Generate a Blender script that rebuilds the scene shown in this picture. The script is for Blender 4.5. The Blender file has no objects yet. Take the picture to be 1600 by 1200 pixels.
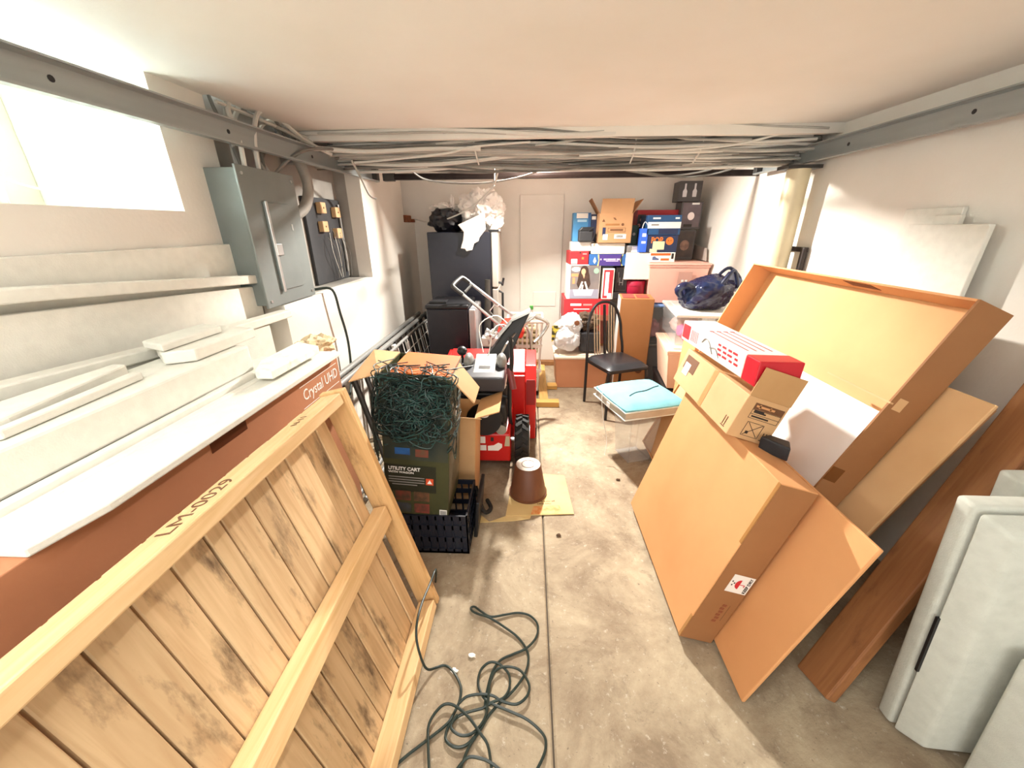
import bpy, bmesh, math, random
from mathutils import Vector as V, Matrix, Euler, noise
R = math.radians
rnd = random.Random(7)
S = bpy.context.scene
COL = S.collection

# ------------------------------------------------------------------ camera, light, exposure
cam = bpy.data.cameras.new('camera'); co = bpy.data.objects.new('camera', cam); COL.objects.link(co)
cam.sensor_fit = 'HORIZONTAL'; cam.sensor_width = 36.0; cam.lens = 36.0 * 602.5 / 1600; cam.clip_start = 0.02
rows = ((0.99911318, 0.0100765, -0.04088186), (0.04166207, -0.37710894, 0.92523139), (-0.00609382, -0.92611409, -0.37719432))
co.matrix_world = Matrix(((rows[0][0], -rows[0][1], -rows[0][2], 0), (rows[1][0], -rows[1][1], -rows[1][2], 0),
                          (rows[2][0], -rows[2][1], -rows[2][2], 1.55), (0, 0, 0, 1)))
S.camera = co
w = bpy.data.worlds.new('world'); S.world = w; w.use_nodes = True
w.node_tree.nodes['Background'].inputs[0].default_value = (0.93, 1.0, 0.97, 1)
w.node_tree.nodes['Background'].inputs[1].default_value = 3.0
def lamp(name, kind, loc, energy, color, size, rot=(0, 0, 0), size_y=None):
    l = bpy.data.lights.new(name, kind); l.energy = energy; l.color = color
    if kind == 'AREA':
        l.shape = 'RECTANGLE'; l.size = size; l.size_y = size_y or size
    else: l.shadow_soft_size = size
    o = bpy.data.objects.new(name, l); COL.objects.link(o); o.location = loc; o.rotation_euler = rot
    return o
BULB = (0.04, 3.43, 2.11)
bl = lamp('bulb_light', 'AREA', (BULB[0], BULB[1], BULB[2] - .03), 64, (1.0, 0.95, 0.87), 0.10, V((.16, -.62, -.77)).to_track_quat('-Z', 'Y').to_euler()); bl.data.shape = 'DISK'
lamp('window_daylight', 'AREA', (-2.12, 1.05, 1.86), 175, (0.94, 1.0, 0.97), 1.2, (0, R(-90), 0), .44)
lamp('added_rear_fill', 'AREA', (0.2, -2.1, 1.05), 15, (0.96, 1.0, 1.0), 2.6, (R(90), 0, 0), 1.9)  # fill added behind the camera; the near wall has no opening
lamp('added_near_fill', 'AREA', (-0.5, -.15, 2.04), 12, (1.0, .99, .95), 1.2, (0, 0, 0), .3)  # unseen fill added to brighten the foam pile; no fixture here
S.view_settings.view_transform = 'Standard'; S.view_settings.look = 'None'
S.view_settings.gamma = 1.0; S.view_settings.use_curve_mapping = False
S.view_settings.exposure = 1.45

# ------------------------------------------------------------------ materials
def lin(h):
    h = h.lstrip('#'); c = [int(h[i:i + 2], 16) / 255 for i in (0, 2, 4)]
    return tuple((x / 12.92 if x <= .04045 else ((x + .055) / 1.055) ** 2.4) for x in c) + (1,)
MATS = {}
def mat(name, c1, c2=None, scale=6, rough=.7, metal=0, bump=0, stretch=(1, 1, 1), detail=6, bscale=None, trans=0, alpha=1, emit=0, lo=.35, hi=.7, rand=False, spec=None):
    if name in MATS: return MATS[name]
    m = bpy.data.materials.new(name); m.use_nodes = True; nt = m.node_tree; N = nt.nodes; L = nt.links
    b = N['Principled BSDF']; b.inputs['Roughness'].default_value = rough; b.inputs['Metallic'].default_value = metal
    a = lin(c1); b.inputs['Base Color'].default_value = a
    if spec is not None: b.inputs['Specular IOR Level'].default_value = spec
    if trans: b.inputs['Transmission Weight'].default_value = trans; b.inputs['IOR'].default_value = 1.2
    if alpha < 1: b.inputs['Alpha'].default_value = alpha
    if emit: b.inputs['Emission Color'].default_value = a; b.inputs['Emission Strength'].default_value = emit
    if c2 or bump:
        tc = N.new('ShaderNodeTexCoord'); mp = N.new('ShaderNodeMapping'); mp.inputs['Scale'].default_value = stretch
        L.new(tc.outputs['Object'], mp.inputs['Vector'])
        if rand:
            oi = N.new('ShaderNodeObjectInfo'); mu = N.new('ShaderNodeMath'); mu.operation = 'MULTIPLY'; mu.inputs[1].default_value = 37
            L.new(oi.outputs['Random'], mu.inputs[0]); L.new(mu.outputs[0], mp.inputs['Location'])
    if c2:
        n = N.new('ShaderNodeTexNoise'); n.inputs['Scale'].default_value = scale; n.inputs['Detail'].default_value = detail
        L.new(mp.outputs[0], n.inputs['Vector'])
        r = N.new('ShaderNodeValToRGB'); r.color_ramp.elements[0].position = lo; r.color_ramp.elements[1].position = hi
        r.color_ramp.elements[0].color = a; r.color_ramp.elements[1].color = lin(c2)
        L.new(n.outputs['Fac'], r.inputs['Fac']); L.new(r.outputs[0], b.inputs['Base Color'])
    if bump:
        n2 = N.new('ShaderNodeTexNoise'); n2.inputs['Scale'].default_value = bscale or scale * 6; n2.inputs['Detail'].default_value = 4
        L.new(mp.outputs[0], n2.inputs['Vector'])
        bp = N.new('ShaderNodeBump'); bp.inputs['Strength'].default_value = bump; bp.inputs['Distance'].default_value = .01
        L.new(n2.outputs['Fac'], bp.inputs['Height']); L.new(bp.outputs[0], b.inputs['Normal'])
    MATS[name] = m; return m
def wood(name, c1, c2, c3, axis=2, knots=True):
    m = bpy.data.materials.new(name); m.use_nodes = True; nt = m.node_tree; N = nt.nodes; L = nt.links
    b = N['Principled BSDF']; b.inputs['Roughness'].default_value = .65
    tc = N.new('ShaderNodeTexCoord'); oi = N.new('ShaderNodeObjectInfo')
    mu = N.new('ShaderNodeMath'); mu.operation = 'MULTIPLY'; mu.inputs[1].default_value = 53; L.new(oi.outputs['Random'], mu.inputs[0])
    mp = N.new('ShaderNodeMapping'); sc = [1, 1, 1]; sc[axis] = .07; mp.inputs['Scale'].default_value = sc
    L.new(tc.outputs['Object'], mp.inputs['Vector']); L.new(mu.outputs[0], mp.inputs['Location'])
    n = N.new('ShaderNodeTexNoise'); n.inputs['Scale'].default_value = 38; n.inputs['Detail'].default_value = 5; n.inputs['Distortion'].default_value = 1.2
    L.new(mp.outputs[0], n.inputs['Vector'])
    r = N.new('ShaderNodeValToRGB'); e = r.color_ramp.elements; e[0].position = .3; e[1].position = .62; e[0].color = lin(c2); e[1].color = lin(c1)
    L.new(n.outputs['Fac'], r.inputs['Fac'])
    mp2 = N.new('ShaderNodeMapping'); sc = [1, 1, 1]; sc[axis] = .3; mp2.inputs['Scale'].default_value = sc
    L.new(tc.outputs['Object'], mp2.inputs['Vector']); L.new(mu.outputs[0], mp2.inputs['Location'])
    n2 = N.new('ShaderNodeTexNoise'); n2.inputs['Scale'].default_value = 14; n2.inputs['Detail'].default_value = 7; n2.inputs['Roughness'].default_value = .65
    L.new(mp2.outputs[0], n2.inputs['Vector'])
    r2 = N.new('ShaderNodeValToRGB'); e = r2.color_ramp.elements; e[0].position = .55 if knots else .9; e[1].position = .72 if knots else 1; e[0].color = (0, 0, 0, 1); e[1].color = (1, 1, 1, 1)
    L.new(n2.outputs['Fac'], r2.inputs['Fac'])
    mx = N.new('ShaderNodeMixRGB'); L.new(r2.outputs[0], mx.inputs[0]); L.new(r.outputs[0], mx.inputs[1]); mx.inputs[2].default_value = lin(c3)
    hs = N.new('ShaderNodeHueSaturation'); ml = N.new('ShaderNodeMath'); ml.operation = 'MULTIPLY_ADD'; ml.inputs[1].default_value = .22; ml.inputs[2].default_value = .88
    L.new(oi.outputs['Random'], ml.inputs[0]); L.new(ml.outputs[0], hs.inputs['Value']); L.new(mx.outputs[0], hs.inputs['Color'])
    L.new(hs.outputs[0], b.inputs['Base Color'])
    bp = N.new('ShaderNodeBump'); bp.inputs['Strength'].default_value = .25; bp.inputs['Distance'].default_value = .004
    L.new(n.outputs['Fac'], bp.inputs['Height']); L.new(bp.outputs[0], b.inputs['Normal'])
    MATS[name] = m; return m
def concrete(name):
    m = bpy.data.materials.new(name); m.use_nodes = True; nt = m.node_tree; N = nt.nodes; L = nt.links
    b = N['Principled BSDF']; b.inputs['Roughness'].default_value = .78
    tc = N.new('ShaderNodeTexCoord'); cur = None
    def nz(s, d, ro, dist=0):
        n = N.new('ShaderNodeTexNoise'); n.inputs['Scale'].default_value = s; n.inputs['Detail'].default_value = d; n.inputs['Roughness'].default_value = ro; n.inputs['Distortion'].default_value = dist
        L.new(tc.outputs['Object'], n.inputs['Vector']); return n
    def ramp(n, a, ca, b_, cb):
        r = N.new('ShaderNodeValToRGB'); e = r.color_ramp.elements; e[0].position = a; e[0].color = ca; e[1].position = b_; e[1].color = cb
        L.new(n.outputs['Fac'], r.inputs['Fac']); return r
    def over(base, fac, col):
        mx = N.new('ShaderNodeMixRGB'); L.new(fac.outputs[0], mx.inputs[0]); L.new(base.outputs[0], mx.inputs[1]); mx.inputs[2].default_value = lin(col); return mx
    K = (0, 0, 0, 1); G = lambda v: (v, v, v, 1)
    cur = ramp(nz(2.4, 10, .72, .4), .36, lin('#7f6d58'), .64, lin('#b4a58b'))
    cur = over(cur, ramp(nz(9, 8, .75, .6), .54, K, .70, G(.6)), '#6a5a48')
    f = nz(34, 8, .75); cur = over(cur, ramp(f, .58, K, .70, G(.75)), '#cdc5b5')
    cur = over(cur, ramp(nz(75, 4, .6), .64, K, .72, G(.7)), '#5d5144')
    cur = over(cur, ramp(nz(1.3, 6, .6, .3), .58, K, .74, G(.55)), '#75604b')
    L.new(cur.outputs[0], b.inputs['Base Color'])
    bp = N.new('ShaderNodeBump'); bp.inputs['Strength'].default_value = .5; bp.inputs['Distance'].default_value = .008
    L.new(f.outputs['Fac'], bp.inputs['Height']); L.new(bp.outputs[0], b.inputs['Normal'])
    return m
M_wall = mat('white_painted_wall', '#e6e1d8', '#dfd9cf', 3, .8, bump=.08, bscale=60)
M_ceil = mat('white_ceiling_paint', '#ece9e2', '#e6e2d9', 2, .85, bump=.05, bscale=50)
M_floor = concrete('concrete_floor')
M_card = mat('corrugated_cardboard', '#d3a06c', '#cb9763', 3, .75)
M_card2 = mat('orange_cardboard', '#d59a66', '#cc915d', 3, .75)
M_cardd = mat('shaded_brown_board', '#9a693f', '#8f6038', 3, .75)  # darker brown: shade on ends facing away from the lamp is in the colour
M_cardl = mat('tan_cardboard', '#cfa577', '#c69b6c', 4, .75)
M_tape = mat('brown_packing_tape', '#a87a48', rough=.25)
M_kraft = mat('red_brown_carton', '#b87c58', '#ad724f', 3, .7, bump=.04, bscale=60)
M_foam = mat('white_styrofoam', '#e4e2d8', '#dcdad0', 30, .8, bump=.12, bscale=220)
M_foamg = mat('pale_grey_styrofoam', '#c6c8bf', '#bdbfb6', 30, .8, bump=.15, bscale=240)
M_pine = wood('pine_plank', '#d6b78d', '#c2a077', '#665039')
M_pinec = wood('pine_rail', '#e0bd8d', '#d0a975', '#9a7045', axis=1, knots=False)
M_pinez = wood('pine_post', '#dcb27c', '#c99d66', '#86603a', axis=2)
M_plank = wood('brown_board', '#a06a3e', '#8f5b33', '#6d4125', axis=2)
M_galv = mat('galvanised_steel', '#a6abaa', '#969b9a', 14, .4, .5, stretch=(1, .08, 1))
M_panel = mat('grey_panel_steel', '#7f8684', '#777e7c', 6, .4, .25)
M_steel = mat('bright_steel', '#c9cac8', rough=.3, metal=.9)
M_grey = mat('grey_painted_tube', '#8f8f8c', rough=.45, metal=.3)
M_dgrey = mat('dark_grey_steel', '#4c4b49', '#3f3e3c', 12, .5, .4)
M_black = mat('black_plastic', '#17171a', rough=.45)
M_rubber = mat('black_rubber', '#191817', '#242220', 20, .8, bump=.1)
M_navyblk = mat('blue_black_enamel', '#1b1f2b', rough=.4)
M_bar = mat('dark_steel_bar', '#3a3230', '#2b2422', 10, .45, .6)
M_red = mat('red_enamel', '#c31f1c', rough=.32)
M_redp = mat('red_print', '#c62630', rough=.5)
M_white = mat('white_plastic', '#ebe8e2', rough=.45)
M_paper = mat('white_paper', '#efece6', rough=.6)
M_beige = mat('beige_plastic', '#d6b083', rough=.5)
M_ink = mat('black_print', '#2a211b', rough=.6)
M_brownink = mat('brown_print', '#6a4428', rough=.6)
M_wink = mat('white_print', '#f2f0ea', rough=.6)
M_greyink = mat('grey_print', '#8e8a86', rough=.6)
M_cable = mat('grey_cable_sheath', '#b5b2aa', '#a3a098', 9, .6)
M_cabled = mat('dusty_dark_cable', '#7d7a74', '#6b6862', 9, .7)
M_cablew = mat('white_cable', '#d3d0c8', rough=.55)
M_cordg = mat('dark_green_cord', '#1f2d28', rough=.45)
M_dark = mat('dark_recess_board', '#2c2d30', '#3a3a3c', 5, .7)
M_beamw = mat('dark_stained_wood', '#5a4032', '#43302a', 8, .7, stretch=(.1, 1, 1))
M_recess = mat('grey_plaster', '#a8a49d', '#928e87', 4, .9)  # mottled grey, darker than the white walls
M_clear = mat('clear_plastic', '#dfe4e6', rough=.12, alpha=.13)
M_glass = mat('window_glass', '#dfeaea', rough=.05, trans=.9)

# ------------------------------------------------------------------ helpers
class MB:
    def __init__(s): s.b = bmesh.new()
    def hexa(s, p):
        v = [s.b.verts.new(q) for q in p]
        for f in ((0, 3, 2, 1), (4, 5, 6, 7), (0, 1, 5, 4), (1, 2, 6, 5), (2, 3, 7, 6), (3, 0, 4, 7)): s.b.faces.new([v[i] for i in f])
        return s
    def box(s, x0, x1, y0, y1, z0, z1, M=None):
        p = [V(q) for q in ((x0, y0, z0), (x1, y0, z0), (x1, y1, z0), (x0, y1, z0), (x0, y0, z1), (x1, y0, z1), (x1, y1, z1), (x0, y1, z1))]
        if M: p = [M @ q for q in p]
        return s.hexa(p)
    def frus(s, x0, x1, y0, y1, z0, X0, X1, Y0, Y1, z1):
        return s.hexa([(x0, y0, z0), (x1, y0, z0), (x1, y1, z0), (x0, y1, z0), (X0, Y0, z1), (X1, Y0, z1), (X1, Y1, z1), (X0, Y1, z1)])
    def plate(s, c, r, u, w, h, t=.0008):
        c, r, u = V(c), V(r).normalized(), V(u).normalized(); n = r.cross(u)
        a = [c + r * i * w / 2 + u * j * h / 2 for i, j in ((-1, -1), (1, -1), (1, 1), (-1, 1))]
        return s.hexa([q for q in a] + [q + n * t for q in a])
    def prism(s, pts, ax, lo, hi):
        def mk(p, t):
            return {'x': (t, p[0], p[1]), 'y': (p[0], t, p[1]), 'z': (p[0], p[1], t)}[ax]
        a = [s.b.verts.new(mk(p, lo)) for p in pts]; c = [s.b.verts.new(mk(p, hi)) for p in pts]; n = len(pts)
        s.b.faces.new(a[::-1]); s.b.faces.new(c)
        for i in range(n): s.b.faces.new((a[i], a[(i + 1) % n], c[(i + 1) % n], c[i]))
        return s
    def tube(s, pts, r, n=7, closed=False, sm=0):
        pts = [V(p) for p in pts]
        if sm:
            q = []; m = len(pts)
            for i in range(m if closed else m - 1):
                p0 = pts[(i - 1) % m] if closed or i else pts[0]; p1 = pts[i]; p2 = pts[(i + 1) % m]; p3 = pts[(i + 2) % m] if closed or i + 2 < m else pts[-1]
                for k in range(sm):
                    t = k / sm
                    q.append(.5 * ((2 * p1) + (p2 - p0) * t + (2 * p0 - 5 * p1 + 4 * p2 - p3) * t * t + (3 * p1 - p0 - 3 * p2 + p3) * t ** 3))
            if not closed: q.append(pts[-1])
            pts = q
        m = len(pts); rings = []; ref = None
        for i, p in enumerate(pts):
            if closed: d = pts[(i + 1) % m] - pts[i - 1]
            else: d = pts[min(i + 1, m - 1)] - pts[max(i - 1, 0)]
            d = d.normalized() if d.length > 1e-9 else V((0, 0, 1))
            if ref is None: ref = V((0, 0, 1)) if abs(d.z) < .9 else V((1, 0, 0))
            e = (ref - d * ref.dot(d))
            e = e.normalized() if e.length > 1e-6 else d.orthogonal().normalized()
            f = d.cross(e); ref = e
            rr = r if not isinstance(r, (list, tuple)) else r[min(len(r) - 1, int(i * (len(r) - 1) / max(1, m - 1)))] * (1 - (i * (len(r) - 1) / max(1, m - 1)) % 1) + r[min(len(r) - 1, int(i * (len(r) - 1) / max(1, m - 1)) + 1)] * ((i * (len(r) - 1) / max(1, m - 1)) % 1)
            rings.append([s.b.verts.new(p + e * rr * math.cos(2 * math.pi * k / n) + f * rr * math.sin(2 * math.pi * k / n)) for k in range(n)])
        for i in range(m if closed else m - 1):
            A, B = rings[i], rings[(i + 1) % m]
            for k in range(n): s.b.faces.new((A[k], A[(k + 1) % n], B[(k + 1) % n], B[k]))
        if not closed: s.b.faces.new(rings[0][::-1]); s.b.faces.new(rings[-1])
        return s
    def cyl(s, p0, p1, r0, r1=None, n=20):
        return s.tube([p0, p1], [r0, r0 if r1 is None else r1], n)
    def lathe(s, prof, c=(0, 0, 0), n=28, ax='z'):
        rings = []
        for r, z in prof:
            ring = []
            for k in range(n):
                a = 2 * math.pi * k / n; x, y = r * math.cos(a), r * math.sin(a)
                q = {'z': (x, y, z), 'x': (z, x, y), 'y': (y, z, x)}[ax]
                ring.append(s.b.verts.new(V(c) + V(q)))
            rings.append(ring)
        for A, B in zip(rings, rings[1:]):
            for k in range(n): s.b.faces.new((A[k], A[(k + 1) % n], B[(k + 1) % n], B[k]))
        s.b.faces.new(rings[0][::-1]); s.b.faces.new(rings[-1]); return s
    def blob(s, c, rad, amp=.1, fr=3, sub=4, seed=0, fn=None):
        r = bmesh.ops.create_icosphere(s.b, subdivisions=sub, radius=1)
        for v in r['verts']:
            p = v.co.copy(); k = 1 + amp * (noise.noise(p * fr + V((seed, seed * 2, 5))) + .6 * abs(noise.noise(p * fr * 2.7 + V((9, seed, 1)))))
            q = V((p.x * rad[0] * k, p.y * rad[1] * k, p.z * rad[2] * k))
            if fn: q = fn(q)
            v.co = V(c) + q
        return s
    def build(s, name, m, parent=None, bevel=0, smooth=False, loc=None, rot=None, segs=2):
        if bevel:
            bmesh.ops.recalc_face_normals(s.b, faces=s.b.faces[:])
            es = [e for e in s.b.edges if len(e.link_faces) == 2 and e.calc_face_angle(0) > R(35)]
            bmesh.ops.bevel(s.b, geom=es, offset=bevel, segments=segs, affect='EDGES', profile=.5)
        bmesh.ops.recalc_face_normals(s.b, faces=s.b.faces[:])
        me = bpy.data.meshes.new(name); s.b.to_mesh(me); s.b.free()
        if smooth:
            for p in me.polygons: p.use_smooth = True
            try: me.set_sharp_from_angle(angle=R(40))
            except Exception: pass
        me.materials.append(m)
        o = bpy.data.objects.new(name, me); COL.objects.link(o)
        if parent: o.parent = parent
        if loc is not None: o.location = loc
        if rot is not None: o.rotation_euler = rot
        return o
def tag(o, label, cat, group=None, kind=None):
    if label: o['label'] = label
    if cat: o['category'] = cat
    if group: o['group'] = group
    if kind: o['kind'] = kind
    return o
def thing(name, label, cat, loc=(0, 0, 0), rot=(0, 0, 0), group=None):
    o = bpy.data.objects.new(name, None); o.empty_display_size = .05; COL.objects.link(o)
    o.location = loc; o.rotation_euler = rot
    return tag(o, label, cat, group)
def struct(o, label=None):
    o['kind'] = 'structure'
    if label: o['label'] = label
    return o
def text(name, body, size, m, parent, loc, right, up, bold=0, align='CENTER', w=None):
    cu = bpy.data.curves.new('t', 'FONT'); cu.body = body; cu.size = size; cu.align_x = align; cu.align_y = 'CENTER'; cu.extrude = .0004; cu.offset = bold; cu.resolution_u = 3
    t = bpy.data.objects.new('t', cu); COL.objects.link(t)
    dg = bpy.context.evaluated_depsgraph_get(); me = bpy.data.meshes.new_from_object(t.evaluated_get(dg))
    bpy.data.objects.remove(t); bpy.data.curves.remove(cu)
    o = bpy.data.objects.new(name, me); me.name = name; me.materials.clear(); me.materials.append(m); COL.objects.link(o); o.parent = parent
    r, u = V(right).normalized(), V(up).normalized(); n = r.cross(u)
    sx = 1
    if w:
        xs = [v.co.x for v in me.vertices]; sx = w / max(1e-6, max(xs) - min(xs))
    o.matrix_local = Matrix(((r.x, u.x, n.x, loc[0]), (r.y, u.y, n.y, loc[1]), (r.z, u.z, n.z, loc[2]), (0, 0, 0, 1))) @ Matrix.Diagonal((sx, 1, 1, 1))
    return o
def copy_tree(o, parent=None):
    c = o.copy(); COL.objects.link(c)
    if parent: c.parent = parent
    for ch in list(o.children): copy_tree(ch, c)
    return c
X, Y, Z = (1, 0, 0), (0, 1, 0), (0, 0, 1); NX, NY = (-1, 0, 0), (0, -1, 0)

# ------------------------------------------------------------------ the room
ZC = 2.08; XR = 1.76; YB = 4.5; XL = -1.40; XL2 = -1.25; YN = -2.2
f = struct(MB().box(-2.6, 2.1, YN, YB + .1, -.06, -.012).build('floor', mat('joint_dirt', '#54483b', rough=.9)), 'stained grey concrete floor with a control joint down the middle')
for a, b in ((-2.4, .091), (.097, 2.0)):
    MB().box(a, b, YN, YB, -.012, 0).build('concrete_slab', M_floor, f, bevel=.006, segs=1)
struct(MB().box(-2.6, 2.1, YN, 1.93, ZC, ZC + .08).box(-1.37, 2.1, 1.93, 2.62, ZC, ZC + .08).build('ceiling', M_ceil), 'plain white painted ceiling')
struct(MB().box(-2.6, 2.1, 3.1, YB + .1, 2.32, 2.4).box(-1.7, -1.3, 1.85, 3.1, 2.32, 2.4).box(-1.7, -1.36, 1.85, 1.93, 2.1, 2.4).build('ceiling_back', M_ceil), 'higher ceiling behind the cable bundle')
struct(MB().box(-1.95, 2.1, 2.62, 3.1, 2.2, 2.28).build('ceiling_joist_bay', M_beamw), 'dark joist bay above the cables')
struct(MB().box(XR, XR + .1, YN, YB + .1, 0, 2.4).build('wall_right', M_wall), 'white wall on the right behind the leaning cartons')
struct(MB().box(-1.75, XR, YB, YB + .1, 0, 2.4).build('wall_back', M_wall), 'white wall at the far end')
struct(MB().box(-2.6, 2.1, YN - .1, YN, 0, 2.4).build('wall_near', M_wall))
# left wall: near part with the window bay, electrical recess, then the far part with a notch
wl = MB(); YJ = 1.66
wl.box(XL - .08, XL, YN, YJ + .27, 0, 1.617)            # below the window opening
wl.box(XL - .08, XL, YJ, YJ + .27, 1.617, ZC)           # strip between window and recess
wl.box(-2.0, XL - .08, YJ, YJ + .10, 1.617, ZC)         # far reveal of the window
wl.box(-2.0, XL - .08, YN, YJ + .10, 1.56, 1.617)       # sill
wl.box(XL - .08, XL, YN, .0, 1.617, ZC)                 # near the camera
struct(wl.build('wall_left', M_wall), 'white wall under and beside the bright window')
wf = MB()
wf.box(-1.36, XL2, YJ + .27, 3.14, 0, 1.185)
wf.box(-1.36, XL2, 3.14, 4.12, 0, 2.4)
wf.box(-1.36, XL2, 4.12, YB, 0, 1.60)
wf.box(-1.45, -1.36, 4.0, YB, 0, 2.4)
struct(wf.build('wall_left_far', M_wall), 'white wall beyond the electrical panel with a notch near the corner')
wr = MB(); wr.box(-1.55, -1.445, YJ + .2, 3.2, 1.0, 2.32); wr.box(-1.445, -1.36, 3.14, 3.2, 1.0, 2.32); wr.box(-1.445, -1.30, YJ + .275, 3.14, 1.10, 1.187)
struct(wr.build('wall_left_recess', M_recess), 'grey recess around the electrical panel')
brick = mat('broken_red_brick', '#9a5a34', '#7a4226', 30, .9, bump=.4)
nt = struct(MB().box(-1.345, -1.25, 4.16, 4.40, 1.602, 1.668).build('trim_1', brick, bevel=.006), 'broken brick end in the notch of the left wall')
MB().box(-1.345, -1.235, 4.40, 4.48, 1.602, 1.635).build('brick', brick, nt, bevel=.005)
# window
wn = thing('window_1', 'overexposed white basement window high on the left', 'window'); del wn['category']; struct(wn)
fr = MB()
fr.box(-2.04, -1.98, 1.54, YJ, 1.617, ZC); fr.box(-2.04, -1.98, 0.02, .10, 1.617, ZC); fr.box(-2.04, -1.98, .10, 1.54, 1.617, 1.66); fr.box(-2.04, -1.98, .10, 1.54, 2.04, ZC); fr.box(-2.03, -1.99, .80, .84, 1.66, 2.04)
fr.build('window_frame', mat('cream_window_frame', '#d9d6c2', rough=.6), wn, bevel=.004)
for a, b in ((.10, .80), (.84, 1.54)): MB().box(-2.014, -2.008, a, b, 1.66, 2.04).build('pane', M_glass, wn)
MB().tube([(-1.99, 1.50, 1.75), (-1.9, 1.58, 1.70), (-1.82, 1.62, 1.69)], .004, 6, sm=5).build('window_cord', M_cablew, wn)
# door panel on back wall
dr = thing('door_1', 'flat white back door with one raised panel', 'door'); del dr['category']; struct(dr)
MB().box(-.10, .36, 4.475, 4.5, .05, 1.86).build('door_leaf', M_wall, dr, bevel=.003)
MB().box(.05, .31, 4.468, 4.476, .70, .865).build('door_panel', M_wall, dr, bevel=.004)
MB().box(-.14, .42, 4.40, 4.5, 0, .05).build('door_sill', mat('worn_wood_sill', '#9c6d41', '#7b5433', 12, .7), dr)

# garage door tracks
def track(name, x, y0, y1, z, side, label, rz=0):
    t = thing(name, label, 'track', (x, y0, z), (0, 0, R(rz))); L = y1 - y0; s = side
    pr = [(0, -.036), (0, .034), (-.018 * s, .042), (-.034 * s, .038), (-.034 * s, .033), (-.016 * s, .036), (-.004 * s, .03), (-.004 * s, -.032), (-.016 * s, -.036), (-.036 * s, -.034), (-.036 * s, -.041), (-.016 * s, -.043)]
    pr = [(a * 1.2, b_ * 1.2) for a, b_ in pr]
    a = MB().prism(pr, 'y', 0, L).build('rail_channel', M_galv, t)
    MB().box(0.001 if s > 0 else -.04, .04 if s > 0 else -.001, .0, L, .041, .045).build('rail_flange', M_galv, t)
    for k in range(5):
        y = L * (.30 + .16 * k)
        MB().cyl((-.006 * s, y, 0), (-.0035 * s, y, 0), .009, n=10).build('bolt_hole', M_black, t)
    MB().box(-.045 if s > 0 else -.004, .004 if s > 0 else .045, L - .05, L, -.04, .045).build('end_bracket', M_dgrey, t, bevel=.003)
    return t
track('door_track', -1.405, -.6, 3.43, 1.938, -1, 'grey steel overhead door track running along the left', -2.3)
track('door_track', 1.70, -.6, 3.32, 1.948, 1, 'grey steel overhead door track running along the right wall')
t = thing('torsion_bar', 'dark steel bar across the room behind the cable bundle', 'bar', (-1.16, 3.44, 1.925))
MB().box(0, 2.98, -.018, .018, -.022, .022).build('bar_tube', M_bar, t, bevel=.004)
MB().box(0, 2.98, -.022, -.017, -.004, .004).build('bar_rib', M_bar, t)
for x, y in ((-.01, -.03), (2.92, -.02)): MB().box(x, x + .09, y, y + .05, -.03, .035).build('end_bracket', M_dgrey, t, bevel=.004)
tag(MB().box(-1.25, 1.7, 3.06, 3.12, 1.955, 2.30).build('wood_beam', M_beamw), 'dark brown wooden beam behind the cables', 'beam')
tag(MB().box(-1.6, 1.76, 2.62, 2.66, 2.03, 2.2).build('ceiling_board', M_wall), 'pale edge board closing the ceiling above the cables', 'board')
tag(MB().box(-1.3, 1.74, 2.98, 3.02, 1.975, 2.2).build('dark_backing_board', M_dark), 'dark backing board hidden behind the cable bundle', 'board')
b = thing('reflector_lamp', 'ceiling lamp with a metal reflector hidden behind the cable beam', 'lamp', BULB)
MB().lathe([(.03, .10), (.07, .06), (.11, .0), (.108, -.002), (.067, .056), (.03, .094)], (0, 0, .0), 24).build('reflector', M_galv, b, smooth=True)
MB().cyl((0, 0, .08), (0, 0, .22), .03, n=16).build('socket', M_white, b)

# cable bundle along the ceiling
for i in range(52):
    k = i / 51; r2 = random.Random(100 + i)
    y0 = 2.63 + .34 * k + r2.uniform(-.03, .03); z0 = 2.065 - .145 * k + r2.uniform(-.02, .02)
    xa = -1.5 + r2.uniform(-.05, .35); xb = 1.74 - r2.uniform(0, .10)
    if i % 9 == 4: xb = r2.uniform(.2, 1.2)
    pts = []; n = 11; ph = r2.uniform(0, 6); am = r2.uniform(.005, .026)
    for j in range(n):
        u = j / (n - 1)
        pts.append((xa + (xb - xa) * u, y0 + .02 * math.sin(ph + 5 * u), z0 + am * math.sin(ph * 2 + 7 * u) + .01 * math.sin(13 * u + ph)))
    m = (M_cable, M_cabled, M_cablew, M_cable, M_cabled)[i % 5]
    nm = {M_cable: 'pale grey', M_cabled: 'dusty dark grey', M_cablew: 'white'}[m]
    o = MB().tube(pts, r2.choice((.006, .008, .010, .0135)), 6, sm=3).build('electrical_cable', m, smooth=True)
    tag(o, nm + ' electrical cable lying in the bundle under the ceiling', 'cable', nm + ' cables in the ceiling bundle')
tg = 'cable straps around the ceiling bundle'
for i, (x, y, z) in enumerate(((-.35, 2.69, 0), (.62, 2.71, 0), (1.02, 2.72, 0))):
    o = MB().tube([(x, y, 2.075), (x + .01, y - .005, 2.03), (x + .015, y + .04, 1.97), (x + .02, y + .14, 1.925)], .005, 6, sm=4).build('cable_strap', M_cablew)
    tag(o, ('white cable strap on the bundle left of the ceiling middle', 'white cable strap around the bundle above the stacked boxes', 'rightmost white cable strap around the bundle')[i], 'strap', tg)
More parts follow.
